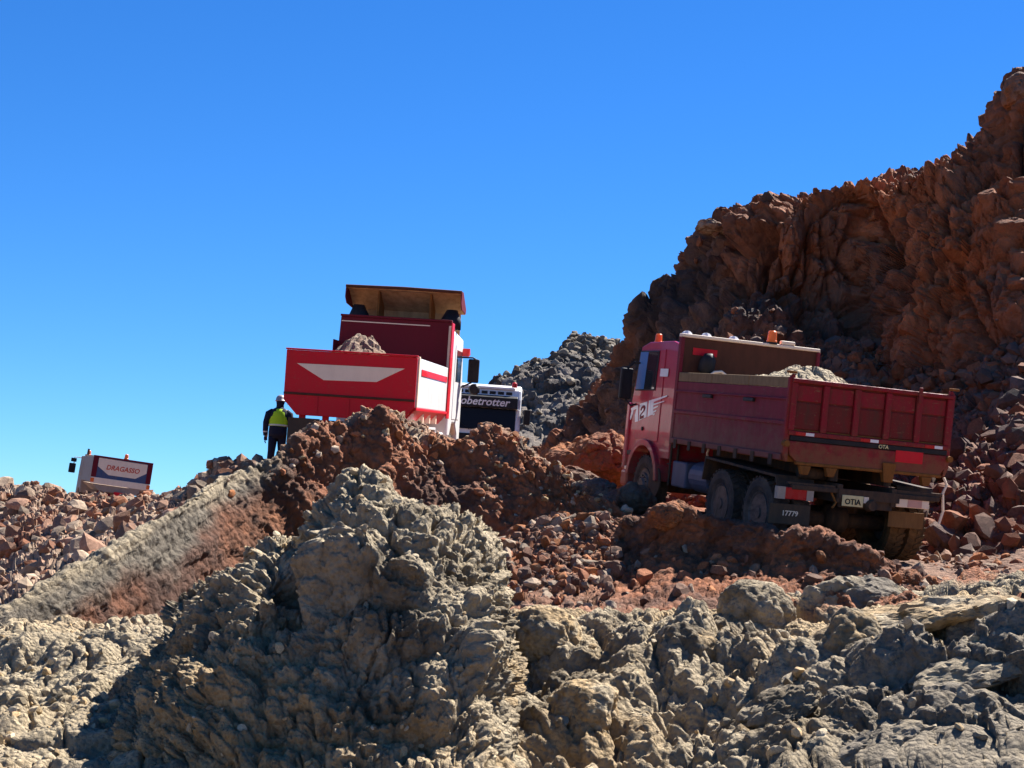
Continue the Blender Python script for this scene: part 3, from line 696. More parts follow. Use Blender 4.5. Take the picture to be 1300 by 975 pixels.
P_BLACK = paint('black_plastic', (.015, .015, .017), .5, .35, (.08, .06, .05), 4)
P_CHASSIS = paint('dirty_chassis', (.03, .025, .022), .7, .85, (.15, .082, .043), 4)
P_TANK = paint('blue_grey_tank', (.07, .09, .14), .45, .4, (.12, .09, .075), 4)
P_TYRE = paint('tyre_rubber', (.04, .035, .032), .85, .9, (.15, .105, .072), 4, streak=False)
P_TYRED = paint('dusty_tyre_rubber', (.05, .03, .015), .85, 1, (.19, .10, .038), 5, streak=False)
P_RIM = paint('steel_rim', (.12, .11, .10), .4, .9, (.06, .042, .028), 6, metal=.5)
P_WOOD = paint('weathered_boards', (.26, .17, .085), .85, .6, (.12, .07, .035), 8)
P_HEADB = paint('brown_headboard', (.10, .035, .02), .7, .8, (.06, .028, .018), 4)
P_PLATE = paint('number_plate', (.75, .62, .30), .5, .3, DUST, 8)
P_FLAP = paint('dusty_mudflap', (.07, .048, .033), .8, .7, (.15, .09, .05), 5)
P_ORANGE = paint('orange_lens', (.85, .16, .03), .25, .1, DUST, 3)
P_REDL = paint('red_lens', (.50, .012, .015), .25, .2, DUST, 5)
P_BLUE = paint('blue_paint', (.045, .085, .17), .4, .25, DUST, 3)
P_REDW = paint('orange_red_lettering', (.62, .07, .03), .5, .2, DUST, 4)
P_TAN = paint('tan_lining', (.55, .34, .17), .7, .75, (.20, .09, .04), 3)
GLASS = glass('window_glass'); GLASSD = glass('windscreen_glass', (.012, .013, .016)); GLASSD.node_tree.nodes['Principled BSDF'].inputs['Specular IOR Level'].default_value = .12; GLASSD.node_tree.nodes['Principled BSDF'].inputs['Roughness'].default_value = .3
GLASSB = paint('sky_blue_pane', (.03, .14, .36), .35, .05, (.05, .1, .2), 3)  # sky reflection in the front half of the window, painted as flat blue

def tyre_mesh(r=.53, wd=.28, rim=.30):
    mb = MB(); h = wd/2
    mb.lathe([(-h*.75, rim), (-h, r*.72), (-h*.98, r*.88), (-h*.82, r*.975), (h*.82, r*.975), (h*.98, r*.88), (h, r*.72), (h*.75, rim)], (0, 0, 0), 0, 40, True)
    n = 30
    for i in range(n):
        a = 2*math.pi*i/n
        for sgn in (-1, 1):
            a2 = a+(math.pi/n if sgn > 0 else 0)
            ca, sa = math.cos(a2), math.sin(a2); c2, s2 = math.cos(a2+.16), math.sin(a2+.16); wdt = .055
            x0, x1 = .01*sgn, h*.93*sgn
            def pt(x, an, rr, off): return (x, rr*math.cos(an+off), rr*math.sin(an+off))
            v = []
            for rr in (r*.955, r):
                v += [pt(x0, a2, rr, -wdt), pt(x0, a2, rr, wdt), pt(x1, a2+.12, rr, wdt), pt(x1, a2+.12, rr, -wdt)]
            mb.add(v, [(0, 1, 2, 3), (4, 5, 6, 7), (0, 1, 5, 4), (1, 2, 6, 5), (2, 3, 7, 6), (3, 0, 4, 7)])
    return mb
def rim_mesh(wd=.28, rim=.30, deep=True):
    h = wd/2
    mb = MB()
    mb.lathe([(-h*.8, rim+.012), (-h*.9, rim+.006), (-h*.8, rim-.03), (-h*.1, rim-.055), (-h*.02, .2), (-h*.02, .13), (-h*.45, .12), (-h*.5, .09), (-h*.9, .08), (-h*.95, .001)] if deep else
             [(-h*.8, rim+.012), (-h*.9, rim+.006), (-h*.75, rim-.03), (-h*.6, rim-.06), (-h*1.0, .2), (-h*1.05, .13), (-h*1.3, .10), (-h*1.35, .001)], (0, 0, 0), 0, 32)
    for i in range(10):
        a = 2*math.pi*i/10
        mb.tube([(-h*.02 if deep else -h*.9, .165*math.cos(a), .165*math.sin(a)), (-h*.3 if deep else -h*1.2, .165*math.cos(a), .165*math.sin(a))], .016, 6)
    return mb
WH = {}
def wheel(parent, x, y, r=.53, wd=.28, side=-1, deep=True, mat=None, z=None):
    key = (r, wd, deep, mat.name if mat else '')
    if key not in WH:
        a = tyre_mesh(r, wd, r*.565).build('wheel', mat or P_TYRE, parent); b = rim_mesh(wd, r*.565, deep).build('rim', P_RIM, a, smooth=False); WH[key] = (a.data, b.data)
    else:
        a = bpy.data.objects.new('wheel', WH[key][0]); COL.objects.link(a); a.parent = parent
        b = bpy.data.objects.new('rim', WH[key][1]); COL.objects.link(b); b.parent = a
    a.matrix_local = Matrix.Translation((x, y, r-.02 if z is None else z)) @ Matrix.Rotation(math.pi if side > 0 else 0, 4, 'Z') @ Matrix.Rotation(random.random()*6, 4, 'X')
    return a
def heap(name, m, x0, x1, y0, y1, base, peak, cx, cy, seed, mat, cols, label, cat, sx, sy, fac=.12, n=90):
    X, Y = np.meshgrid(np.linspace(x0, x1, n), np.linspace(y0, y1, n))
    p = np.stack([X, Y, 0*X], 2).reshape(-1, 3)
    g = np.exp(-(((p[:, 0]-cx)/sx)**2+((p[:, 1]-cy)/sy)**2))
    f1, i1 = facets(p+9, .22, seed, 1, .35); f2, i2 = facets(p+9, .1, seed+1, 1, .3)
    p[:, 2] = base+(peak-base)*g+fac*f1+.4*fac*f2+.08*fbm(p/.5, 3, seed)
    e = np.minimum.reduce([p[:, 0]-x0, x1-p[:, 0], p[:, 1]-y0, y1-p[:, 1]]); p[:, 2] = np.where(e < 1e-6, base-.5, p[:, 2])
    idx = np.arange(n*n).reshape(n, n); Fq = np.stack([idx[:-1, :-1], idx[:-1, 1:], idx[1:, 1:], idx[1:, :-1]], 2).reshape(-1, 4)
    c = mix(cols[0], cols[1], h01(i1, 9))
    o = mesh_from(name, p, Fq, mat, c, False); o.matrix_world = m
    return tag(o, label, cat)

# ------------------------------------------------------------------ right lorry
TR = empty('tipper_truck', M_R, 'dusty dark red six wheeled tipper lorry parked below the cliff', 'truck', 'tipper lorries on the ramp')
W, YB, YF, ZB, ZT, ZH = 1.25, -.81, 3.49, 1.28, 2.47, 3.06
# tipper body
fl = B(-1.2, 1.2, YB+.05, YF-.03, ZB+.02, ZB+.12).build('floor', P_RUST, TR)
sw = B(-W, -W+.06, YB+.06, YF-.05, ZB+.03, 2.325).build('side_wall', P_SIDER, TR, .012)
B(-W-.03, -W-.002, YB+.07, YF-.06, 1.80, 1.86).build('rail', P_SIDER, sw, .01); B(-W-.035, -W-.002, YB+.07, YF-.06, 2.15, 2.18).build('rail', P_SIDER, sw, .01)
B(-W-.05, -W-.002, YB+.07, YF-.06, ZB+.03, ZB+.12).build('rail', P_SIDER, sw, .015)
for k in range(7): B(-W-.065, -W-.052, YB+.3+k*.6, YB+.42+k*.6, ZB-.05, ZB+.10).build('hinge', P_CHASSIS, sw, .006)
for yy in (.35, 1.9): B(-W-.045, -W-.003, yy, yy+.35, 2.09, 2.145).build('handle', P_BLACK, sw, .008)
for k in range(3):
    y0 = YB+.08+k*1.39; B(-W+.004, -W+.055, y0, y0+1.375, 2.328, 2.475).build('board', P_WOOD, TR, .01)
sw2 = B(W-.06, W, YB+.06, YF-.05, ZB+.03, 2.325).build('side_wall', P_SIDER, TR, .012)
for k in range(3):
    y0 = YB+.08+k*1.39; B(W-.055, W-.004, y0, y0+1.375, 2.328, 2.475).build('board', P_WOOD, TR, .01)
hb = MB().prism([(-W, ZB), (W, ZB), (W, ZH-.02), (W-.04, ZH), (-W+.04, ZH), (-W, ZH-.02)], 1, YF-.04, YF+.02).build('headboard', P_HEADB, TR, .01)
B(-W-.01, W+.01, YF-.07, YF+.06, ZH+.003, ZH+.06).build('top_rail', P_CREAM, hb, .015)  # cream colour stands in for sunlight on the rail
for s in (-1, 1): B(s*(W-.05), s*(W+.012), YF-.08, YF+.04, ZB, ZH).build('post', P_SIDER, hb, .01)
a = prect(M_R, 1, YF-.06, 880, 443, 911, 452); B(a[0], a[1], YF-.05, YF-.043, a[2], a[3]).build('painted_patch', P_BRIGHT, hb)
c = onp(M_R, 1, YF-.2, 897, 461); MB().loft([(c.x, YF-.2, c.z-.2, .05, .05), (c.x, YF-.2, c.z-.12, .15, .1), (c.x+.02, YF-.2, c.z+.05, .14, .09), (c.x+.03, YF-.2, c.z+.16, .07, .06)], 12).build('dark_hole', P_BLACK, hb, smooth=True)  # dark hole at the headboard, shaped as a solid black form
MB().tube([(c.x+.0, YF-.33, c.z-.22), (c.x+.1, YF-.33, c.z-.14), (c.x+.22, YF-.34, c.z-.12), (c.x+.3, YF-.35, c.z-.17), (c.x+.36, YF-.36, c.z-.3)], .025, 8).build('hose', P_CREAM, hb, smooth=True)
# tailgate with its recessed panels
tg = B(-1.215, 1.215, YB+.012, YB+.05, 1.67, 2.44).build('tailgate', P_TAILD, TR)
pw = 2.44/5
for k in range(5):
    x0 = -1.22+k*pw
    B(x0+.055, x0+pw-.055, YB-.004, YB+.010, 1.77, 2.13).build('panel', P_TAILD, tg, .012); B(x0+.055, x0+pw-.055, YB-.008, YB+.010, 2.155, 2.375).build('panel', P_TAILR, tg, .01)
for k in range(5): B(-1.22+k*pw+.048, -1.22+(k+1)*pw-.048, YB-.006, YB+.0105, 1.741, 1.757).build('dust_ledge', P_RUST, tg)
for k in range(6): B(-1.22+k*pw-.046, -1.22+k*pw+.046, YB-.045, YB+.011, 1.74, 2.40).build('rib', P_TAILR, tg, .012)
B(-1.27, 1.27, YB-.06, YB+.011, 2.402, 2.462).build('top_rail', P_TAILR, tg, .015); B(-1.25, 1.25, YB-.05, YB+.011, 1.672, 1.738).build('bottom_rail', P_TAILR, tg, .012)
B(-1.22, 1.24, YB-.038, YB+.008, 1.598, 1.669).build('rubber_strip', P_BLACK, tg, .01)
for x, s in ((-1.0, 0), (0.0, 0), (1.02, 0)):
    q = B(x-.15, x, YB-.056, YB-.0505, 1.68, 1.722).build('reflector', P_REDL, tg); B(x+.002, x+.13, YB-.056, YB-.0505, 1.68, 1.722).build('reflector', P_WHITE, tg)
lettering('OTA', M_REAR(.22, YB-.045, 1.632), P_PLATE, tg, .075)
fb = MB().prism([(-1.24, 1.594), (1.25, 1.594), (1.25, 1.45), (1.16, 1.30), (-1.08, 1.30), (-1.2, 1.40)], 1, YB-.03, YB+.05).build('rear_beam', P_TAILR, TR, .015)
a = prect(M_R, 1, YB-.04, 1137, 572, 1172, 588); B(a[0], a[1], YB-.037, YB-.031, a[2], a[3]).build('red_patch', P_BRIGHT, fb)
B(-1.1, 1.18, YB-.05, YB+.03, 1.27, 1.315).build('lower_lip', P_RUST, fb, .012)
for x in (-.95, -.55, .33, .95): MB().prism([(x-.09, 1.268), (x+.09, 1.268), (x+.05, 1.14), (x-.05, 1.14)], 1, YB-.05, YB+.04).build('hinge', P_RUST, fb, .012)
MB().prism([(.22, 1.42), (.44, 1.42), (.40, 1.14), (.26, 1.14)], 1, YB-.075, YB-.052).build('latch', P_RUST, fb, .012)
for s in (-1, 1):
    cp = MB().prism([(s*W, 1.3), (s*(W+.05), 1.42), (s*(W+.05), 2.46), (s*W, 2.52), (s*(W-.03), 2.52), (s*(W-.03), 1.3)], 1, YB-.02, YB+.055).build('corner_post', P_TAILR, TR, .012)
    MB().lathe([(-.05, .045), (.05, .045)], (s*(W+.03), YB-.03, 1.55), 1, 12).build('hinge_pin', P_RUST, cp)
    B(s*(W-.04), s*(W+.09), YB-.05, YB+.04, 2.525, 2.56).build('catch', P_RUST, cp, .01)
B(.68, .74, YB-.08, YB-.062, 2.3, 2.52).build('latch', P_TAILR, tg, .01)
# cab
arch = [(4.72+.66*math.cos(t), .60+.62*math.sin(t)) for t in np.linspace(.15, math.pi-.1, 14)]
prof = [(3.66, 1.02), (3.66, 2.95), (3.95, 3.0), (5.05, 2.985), (5.42, 2.9), (5.66, 1.95), (5.72, 1.5), (5.72, .72), (5.40, .68)]+arch+[(4.05, 1.02)]
cab = MB().prism(prof, 0, -1.19, 1.19).build('cab', P_CABR, TR, .05)
dpts = [(4.22, 1.28), (4.22, 2.86), (5.24, 2.84), (5.50, 1.95), (5.54, 1.40), (5.36, 1.28)]
door = MB().prism(dpts, 0, -1.203, -1.185).build('door', P_CABR, TR, .012)
for s in (1,): MB().prism(dpts, 0, 1.185, 1.203).build('door', P_CABR, TR, .012)
wp = [onp(M_R, 0, -1.205, *q) for q in ((815, 447), (837, 447), (831, 494), (808, 494))]
wpts = [(q.y, q.z) for q in wp]
cy, cz = sum(q[0] for q in wpts)/4, sum(q[1] for q in wpts)/4
MB().prism([(cy+(q[0]-cy)*1.10, cz+(q[1]-cz)*1.08) for q in wpts], 0, -1.216, -1.204).build('window_frame', P_BLACK, door, .01)
md = lambda a, b: ((a[0]*.55+b[0]*.45), (a[1]*.55+b[1]*.45))
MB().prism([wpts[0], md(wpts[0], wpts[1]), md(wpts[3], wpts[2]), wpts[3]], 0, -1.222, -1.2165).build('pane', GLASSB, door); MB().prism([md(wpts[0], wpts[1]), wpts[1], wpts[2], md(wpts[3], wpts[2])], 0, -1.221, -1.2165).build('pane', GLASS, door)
def decal(polys, mat, x, name, par, m=M_R, sc=(790, 490, 70/1138), th=.004):
    for q in polys:
        pts = [onp(m, 0, x, sc[0]+u*sc[2], sc[1]+v*sc[2]) for u, v in q]
        MB().prism([(a.y, a.z) for a in pts], 0, x, x-th).build(name, mat, par)
decal([[(175, 465), (330, 385), (325, 730), (265, 745), (262, 610), (300, 470), (235, 500), (225, 560), (175, 700), (160, 670), (195, 510)],
       [(365, 370), (520, 320), (500, 640), (345, 720)], [(555, 305), (590, 290), (575, 610), (525, 640)],
       [(595, 290), (925, 195), (925, 220), (650, 330), (635, 590), (580, 605)], [(640, 370), (870, 305), (865, 325), (640, 400)], [(640, 445), (745, 405), (730, 435), (640, 480)], [(640, 525), (710, 490), (695, 525), (640, 555)], [(640, 570), (680, 565), (660, 600), (635, 605)]],
      P_WHITE, -1.2045, 'stripe_emblem', door)
decal([[(375, 500), (395, 440), (430, 400), (470, 400), (480, 450), (460, 510), (385, 600), (380, 630), (445, 600), (440, 660), (360, 690), (365, 600), (440, 500), (445, 445), (410, 470), (395, 510)]], P_SIDER, -1.2095, 'stripe_emblem', door)
a = prect(M_R, 0, -1.21, 838, 468, 848, 478); B(-1.2075, -1.2035, a[0], a[1], a[2], a[3]).build('sticker', P_WHITE, door)
MB().lathe([(-.02, .035), (.02, .035)], (-1.205, 4.95, 1.47), 0, 12).build('door_handle', P_BLACK, door)
# wheel arch lip
ring = [(4.72+.74*math.cos(t), .60+.70*math.sin(t)) for t in np.linspace(.1, math.pi-.05, 16)]; inner = [(4.72+.63*math.cos(t), .60+.59*math.sin(t)) for t in np.linspace(math.pi-.05, .1, 16)]
MB().prism(ring+inner, 0, -1.26, -1.0).build('fender', P_CABR, TR, .01); MB().prism(ring+inner, 0, 1.0, 1.26).build('fender', P_CABR, TR, .01)
bp_ = B(-1.22, 1.22, 5.5, 5.80, .42, .70).build('bumper', P_CABR, TR, .04)
B(-1.23, -1.12, 5.62, 5.78, .72, 1.9).build('corner_deflector', P_CABR, TR, .03)
B(-1.235, -1.1, 5.3, 5.55, .98, 1.06).build('step', P_BLACK, TR, .01); B(-1.235, -1.1, 5.45, 5.6, .72, .78).build('step', P_CREAM, TR, .01)
B(-1.05, 1.05, 5.5, 5.62, 2.88, 2.96).build('sun_visor', P_BLACK, TR, .02)
mr_ = B(-1.52, -1.30, 5.42, 5.52, 1.95, 2.50).build('mirror', P_BLACK, TR, .03); MB().tube([(-1.4, 5.45, 2.5), (-1.3, 5.4, 2.62), (-1.15, 5.3, 2.6)], .018).build('mirror_arm', P_BLACK, mr_); MB().tube([(-1.4, 5.45, 1.95), (-1.3, 5.4, 1.85), (-1.15, 5.4, 1.9)], .018).build('mirror_arm', P_BLACK, mr_)
def beacon(par, x, y, z, s=1.0):
    b = MB().lathe([(0, .075*s), (.02*s, .08*s), (.03*s, .07*s), (.15*s, .062*s), (.17*s, .04*s), (.172*s, .001)], (x, y, z), 2, 20).build('beacon', P_ORANGE, par, smooth=False)
    MB().lathe([(-.03*s, .085*s), (.0, .085*s)], (x, y, z), 2, 20).build('base', P_BLACK, b); return b
beacon(TR, -1.0, 5.15, 3.0, .9)
c = onp(M_R, 1, YF, 979, 441); beacon(TR, c.x, YF-.0, ZH+.085, 1.15)
B(c.x+.16, c.x+.42, YF-.05, YF+.05, ZH+.065, ZH+.13).build('roof_lamp', P_CREAM, TR, .02)
for x in (-.95, -.6, -.1): MB().lathe([(-.05, .03), (.0, .1), (.05, .1)], (x, 3.95, 3.1), 1, 16).build('roof_lamp', P_WHITE, TR)
MB().tube([(-1.0, 3.9, 3.02), (-.9, 3.9, 3.12), (0, 3.9, 3.12), (.1, 3.9, 3.02)], .018).build('lamp_bar', P_CREAM, TR)
for yy, x in ((3.60, -1.17), (3.60, -1.05)): MB().tube([(x, yy, .6), (x, yy, 2.98)], .022, 8).build('grab_pipe', P_CHASSIS, TR)
for z in (.95, 1.3, 1.6, 1.9, 2.2): MB().tube([(-1.17, 3.6, z), (-1.17, 3.72, z)], .015, 6).build('pipe_bracket', P_CHASSIS, TR)
# chassis and running gear
for s in (-1, 1): B(s*.38, s*.46, YB-.12, 5.5, .80, 1.06).build('chassis_rail', P_CHASSIS, TR, .01)
for s in (-1, 1): B(s*.36, s*.48, YB+.1, YF, 1.08, 1.28).build('subframe', P_CHASSIS, TR, .01)
B(-1.15, 1.15, YB-.12, YB-.04, .93, 1.00).build('cross_beam', P_CHASSIS, TR, .01)
B(-.42, .42, YB-.10, YB-.06, .74, .93).build('towing_plate', P_CHASSIS, TR, .01); MB().lathe([(-.1, .07), (.02, .09)], (0.05, YB-.13, .8), 1, 14).build('tow_hitch', P_CHASSIS, TR)
MB().tube([(-1.15, 0, .5), (1.15, 0, .5)], .11, 14).build('axle', P_CHASSIS, TR); MB().tube([(-1.15, 1.37, .5), (1.15, 1.37, .5)], .11, 14).build('axle', P_CHASSIS, TR); MB().tube([(-1.0, 4.72, .5), (1.0, 4.72, .5)], .08, 12).build('axle', P_CHASSIS, TR)
MB().lathe([(-.2, .1), (-.15, .2), (.15, .2), (.2, .1)], (0, 0, .52), 0, 18).build('differential', P_CHASSIS, TR, smooth=True)
MB().tube([(-.9, YB+.25, 1.16), (-.5, YB+.25, 1.16)], .09, 14).build('air_tank', P_CHASSIS, TR, smooth=True)
for y in (0, 1.37):
    for s in (-1, 1):
        wheel(TR, s*1.08, y, side=s, mat=P_TYRED if s > 0 else None); wheel(TR, s*.77, y, side=s, mat=P_TYRED if s > 0 else None)
wheel(TR, -1.05, 4.72, side=-1, deep=False); wheel(TR, 1.05, 4.72, side=1, deep=False)
for s in (-1, 1):
    MB().prism([(-.66, .92), (-.55, 1.10), (2.0, 1.19), (2.06, .82), (2.03, .82), (1.97, 1.15), (-.53, 1.065), (-.63, .90)], 0, s*.66, s*1.24).build('mudguard', P_CHASSIS, TR)
a = prect(M_R, 1, YB-.06, 985, 619, 1031, 634)
lb = B(a[0], a[1], YB-.10, YB-.02, a[2], a[3]).build('tail_light', P_REDL, TR, .01)
B(a[0]-.003, a[0]+.12, YB-.107, YB-.02, a[2]-.003, a[3]+.003).build('lens', P_LENS, lb); B(a[1]-.1, a[1]+.003, YB-.107, YB-.02, a[2]-.003, a[3]+.003).build('lens', P_LENS, lb)
a = prect(M_R, 1, YB-.06, 1136, 632, 1178, 645)
lb = B(a[0], a[1], YB-.10, YB-.02, a[2], a[3]).build('tail_light', P_CREAM, TR, .01); B(a[0]+.18, a[1]-.12, YB-.106, YB-.02, a[2]+.01, a[3]-.01).build('lens', paint('pale_pink_lens', (.62, .33, .25), .3, .2), lb)  # whitish reflection on this lamp painted into its pale colours
B(-1.2, -.48, YB-.09, YB-.01, 1.002, 1.03).build('light_bracket', P_CHASSIS, TR); B(.42, 1.2, YB-.09, YB-.01, 1.002, 1.05).build('light_bracket', P_CHASSIS, TR)
a = prect(M_R, 1, YB-.13, 1068, 629, 1095, 643); np_ = B(a[0], a[1], YB-.155, YB-.145, a[2], a[3]).build('number_plate', P_PLATE, TR, .004)
lettering('OTIA', M_REAR((a[0]+a[1])/2, YB-.158, (a[2]+a[3])/2-.015), P_BLACK, np_, (a[3]-a[2])*.72, sx=.95)
a = prect(M_R, 1, YB-.13, 1095, 631, 1102, 639); B(a[0]+.01, a[1], YB-.15, YB-.14, a[2], a[3]).build('plate_lamp', P_CREAM, TR)
B(-.45, .5, YB-.142, YB-.121, .86, 1.0).build('plate_carrier', P_CHASSIS, TR)
a = prect(M_R, 1, YB-.02, 976, 640, 1028, 664); fp = B(a[0], a[1], YB-.03, YB-.01, a[2]-.02, a[3]).build('mudflap', P_FLAP, TR, .006); lettering('17779', M_REAR((a[0]+a[1])/2, YB-.034, (a[2]+a[3])/2), P_CREAM, fp, .1)
a = prect(M_R, 1, YB-.02, 1127, 650, 1172, 674); B(a[0], a[1], YB-.03, YB-.01, a[2]+.04, a[3]).build('mudflap', paint('rust_dusted_mudflap', (.16, .075, .025), .8, .8, (.27, .13, .045), 5), TR, .006)
MB().tube([(1.22, YB-.05, 1.28), (1.27, YB-.06, 1.18), (1.22, YB-.06, 1.05), (1.26, YB-.05, .8), (1.22, YB-.04, .62)], .02, 6).build('cable', P_CREAM, TR)
MB().tube([(-.55, YB-.05, .98), (-.46, YB-.1, .8), (-.52, YB-.12, .72)], .018, 6).build('cable', P_RUST, TR)
B(-1.15, -.6, 2.95, 3.55, .60, 1.02).build('battery_box', P_TANK, TR, .03); MB().tube([(-.9, 2.1, .82), (-.9, 2.85, .82)], .25, 20).build('fuel_tank', P_TANK, TR, .02)
MB().tube([(-.95, 2.55, 1.1), (-1.0, 2.5, 1.22), (-1.02, 2.4, 1.3)], .02).build('cable', P_CREAM, TR)
c = onp(M_R, 0, -1.2, 831, 611); MB().lathe([(-.012, .26), (.012, .26)], (-1.2, c.y, c.z), 0, 24).build('round_plate', P_FLAP, TR)
B(-.5, .5, 3.9, 5.4, .6, 1.02).build('engine', P_CHASSIS, TR, .03)
heap('grey_load', M_R, -1.17, 1.17, YB+.08, YF-.08, 2.2, 2.68, -.1, 1.1, 201, M_CLAY, (GREY*1.15, GREY*.95), 'pale grey heap of spoil loaded in the right lorry', 'spoil heap', 1.0, 1.2, .05)

# ------------------------------------------------------------------ middle lorry
TC = empty('tipper_truck', M_C, 'red and white tipper lorry with white trapezoid on its tailgate', 'truck', 'tipper lorries on the ramp')
YB, YF, ZB, ZT, ZH = -1.2, 3.55, 1.46, 2.44, 3.46
tg = MB().prism([(-1.25, 1.50), (-1.25, 2.44), (1.25, 2.44), (1.25, 1.50), (1.02, 1.22), (-.98, 1.22)], 1, YB-.0, YB+.06).build('tailgate', P_REDC, TC, .015)
tz = [onp(M_C, 1, YB-.01, *q) for q in ((377, 461), (514, 468), (478, 485), (411, 482.6))]; MB().prism([(q.x, q.z) for q in tz], 1, YB-.012, YB-.003).build('white_panel', P_CREAM, tg)
B(-1.25, 1.25, YB-.02, YB-.003, 1.60, 1.645).build('hinge_bar', P_HEADB, tg, .006); B(-1.26, 1.26, YB-.03, YB+.07, 2.443, 2.475).build('top_rail', P_REDC, tg, .01)
for x in (-.6, 0, .6): B(x-.02, x+.02, YB-.015, YB-.003, 1.25, 1.58).build('rib', P_REDC, tg, .006)
sw = B(1.19, 1.25, YB+.07, YF-.1, 1.50, 2.44).build('side_wall', P_WHITE, TC, .012)
B(1.252, 1.262, YB+.6, YF-.5, 2.12, 2.24).build('red_stripe', P_REDC, sw); B(1.19, 1.28, YB+.07, YF-.1, 1.44, 1.498).build('lower_rail', P_REDC, sw, .01)
for y in (YB+.09, YF-.22): B(1.2505, 1.285, y, y+.1, 1.50, 2.46).build('post', P_REDC if y > 0 else P_CREAM, sw, .01)
MB().prism([(1.02, 1.22), (1.06, 1.22), (1.25, 1.44), (1.21, 1.44)], 1, YB+.06, YF-.1).build('lower_panel', P_REDC, TC)
B(-1.25, -1.19, YB+.07, YF-.1, 1.50, 2.44).build('side_wall', P_WHITE, TC, .012); B(-1.18, 1.18, YB+.07, YF-.08, 1.40, 1.48).build('floor', P_RUST, TC)
hb = MB().prism([(-1.25, 1.5), (-1.25, 2.6), (-1.22, 3.44), (1.22, 3.44), (1.25, 2.6), (1.25, 1.5)], 1, YF-.06, YF).build('headboard', P_MAROON, TC, .012)
B(-1.23, 1.23, YF-.09, YF+.03, 3.443, 3.49).build('top_rail', P_MAROON, hb, .01); B(-1.2, .75, YF-.075, YF-.062, 3.33, 3.352).build('trim_strip', P_CREAM, hb)
B(1.17, 1.235, YF-.10, YF-.062, 2.3, 3.36).build('post', P_CREAM, hb, .01); B(-1.25, -1.235, YF-.6, YF-.06, 2.445, 2.9).build('gusset', P_MAROON, hb); B(1.255, 1.28, YF-.35, YF+.05, 1.35, 3.42).build('post', P_REDC, hb, .01)
cabC = MB().prism([(3.75, .95), (3.75, 3.15), (4.1, 3.3), (5.6, 3.2), (5.85, 2.2), (5.9, 1.2), (5.9, .6), (5.5, .6), (5.35, 1.0), (4.95, 1.25), (4.4, 1.25), (4.1, .95)], 0, -1.24, 1.24).build('cab', P_WHITE, TC, .05)
B(1.241, 1.25, 4.3, 5.5, 1.35, 3.0).build('door', P_WHITE, cabC, .01); B(1.251, 1.256, 4.5, 5.4, 2.2, 2.9).build('pane', GLASS, cabC)
# roof spoiler, open to the rear
sp = MB()
za, zb_ = 3.42, 4.02
o0, o1 = onp(M_C, 1, 4.1, 441, 363), onp(M_C, 1, 4.1, 586, 374)
zt = (o0.z+o1.z)/2; xh0, xh1 = o0.x, o1.x
sp.prism([(4.05, zt-.02), (4.05, zt+.03), (4.25, zt+.04), (5.0, zt-.36), (5.0, zt-.41), (4.3, zt-.03)], 0, xh0, xh1)
sp.box(xh0+.1, xh1-.1, 5.0, 5.04, 3.2, zt-.37)
spo = sp.build('roof_spoiler', P_TAN, TC, .01)
for x in (xh0-.02, xh1): MB().prism([(4.02, zt-.22), (4.05, zt+.035), (4.3, zt+.04), (4.95, zt-.3), (4.9, zt-.4), (4.2, zt-.35)], 0, x, x+.02).build('side_panel', P_MAROON, spo)
MB().tube([(xh0-.015, 4.03, zt+.02), ((xh0+xh1)/2, 4.0, zt+.035), (xh1+.015, 4.03, zt+.02)], .035, 8).build('lip', P_HEADB, spo)
for x in (-.55, .62): B(x-.02, x+.02, 4.2, 4.9, 3.35, zt-.05).build('stay', P_RUST, spo)
for s in (xh0+.32, xh1-.3): MB().loft([(s*1.05, 4.35, 3.34, .25, .2), (s*1.06, 4.35, 3.52, .24, .2), (s*1.08, 4.35, zt-.36, .12, .12)], 14).build('dark_duct', P_BLACK, spo, smooth=True)
a = prect(M_C, 1, 5.6, 594, 456, 608, 486); mr_ = B(a[0], a[1], 5.55, 5.68, a[2], a[3]).build('mirror', P_BLACK, TC, .03)
MB().tube([(1.2, 5.5, a[3]+.02), (a[0]+.1, 5.6, a[3]+.03), (a[1]-.05, 5.6, a[3]-.02)], .018).build('mirror_arm', P_BLACK, mr_); MB().tube([(1.2, 5.5, a[2]-.3), (1.25, 5.55, a[2]-.12), (a[0]+.1, 5.6, a[2])], .02).build('mirror_arm', P_BLACK, mr_)
MB().lathe([(-.05, .1), (0, .13), (.04, .13)], (a[0]+.17, 5.6, a[2]-.15), 1, 18).build('round_mirror', P_BLACK, mr_)
MB().prism([(5.3, 2.8), (5.5, 3.0), (5.62, 2.85)], 0, 1.25, 1.42).build('side_marker', P_REDL, TC, .01)
for s in (-1, 1): B(s*.38, s*.46, YB, 5.6, .85, 1.12).build('chassis_rail', P_MAROON, TC, .01)
B(-1.05, 1.05, YB+.1, YB+.18, .95, 1.05).build('cross_beam', P_REDC, TC, .01)
for x in (-.9, -.45, .3): B(x-.06, x+.06, YB+.12, YB+.2, 1.05, 1.3).build('bracket', P_REDC, TC, .01)
a = prect(M_C, 1, YB+.1, 365, 530, 385, 575); B(a[0], a[1]+.3, YB+.05, YB+.07, .45, a[3]).build('mudflap', P_FLAP, TC); B(.55, 1.15, YB+.05, YB+.07, .45, 1.1).build('mudflap', P_FLAP, TC)
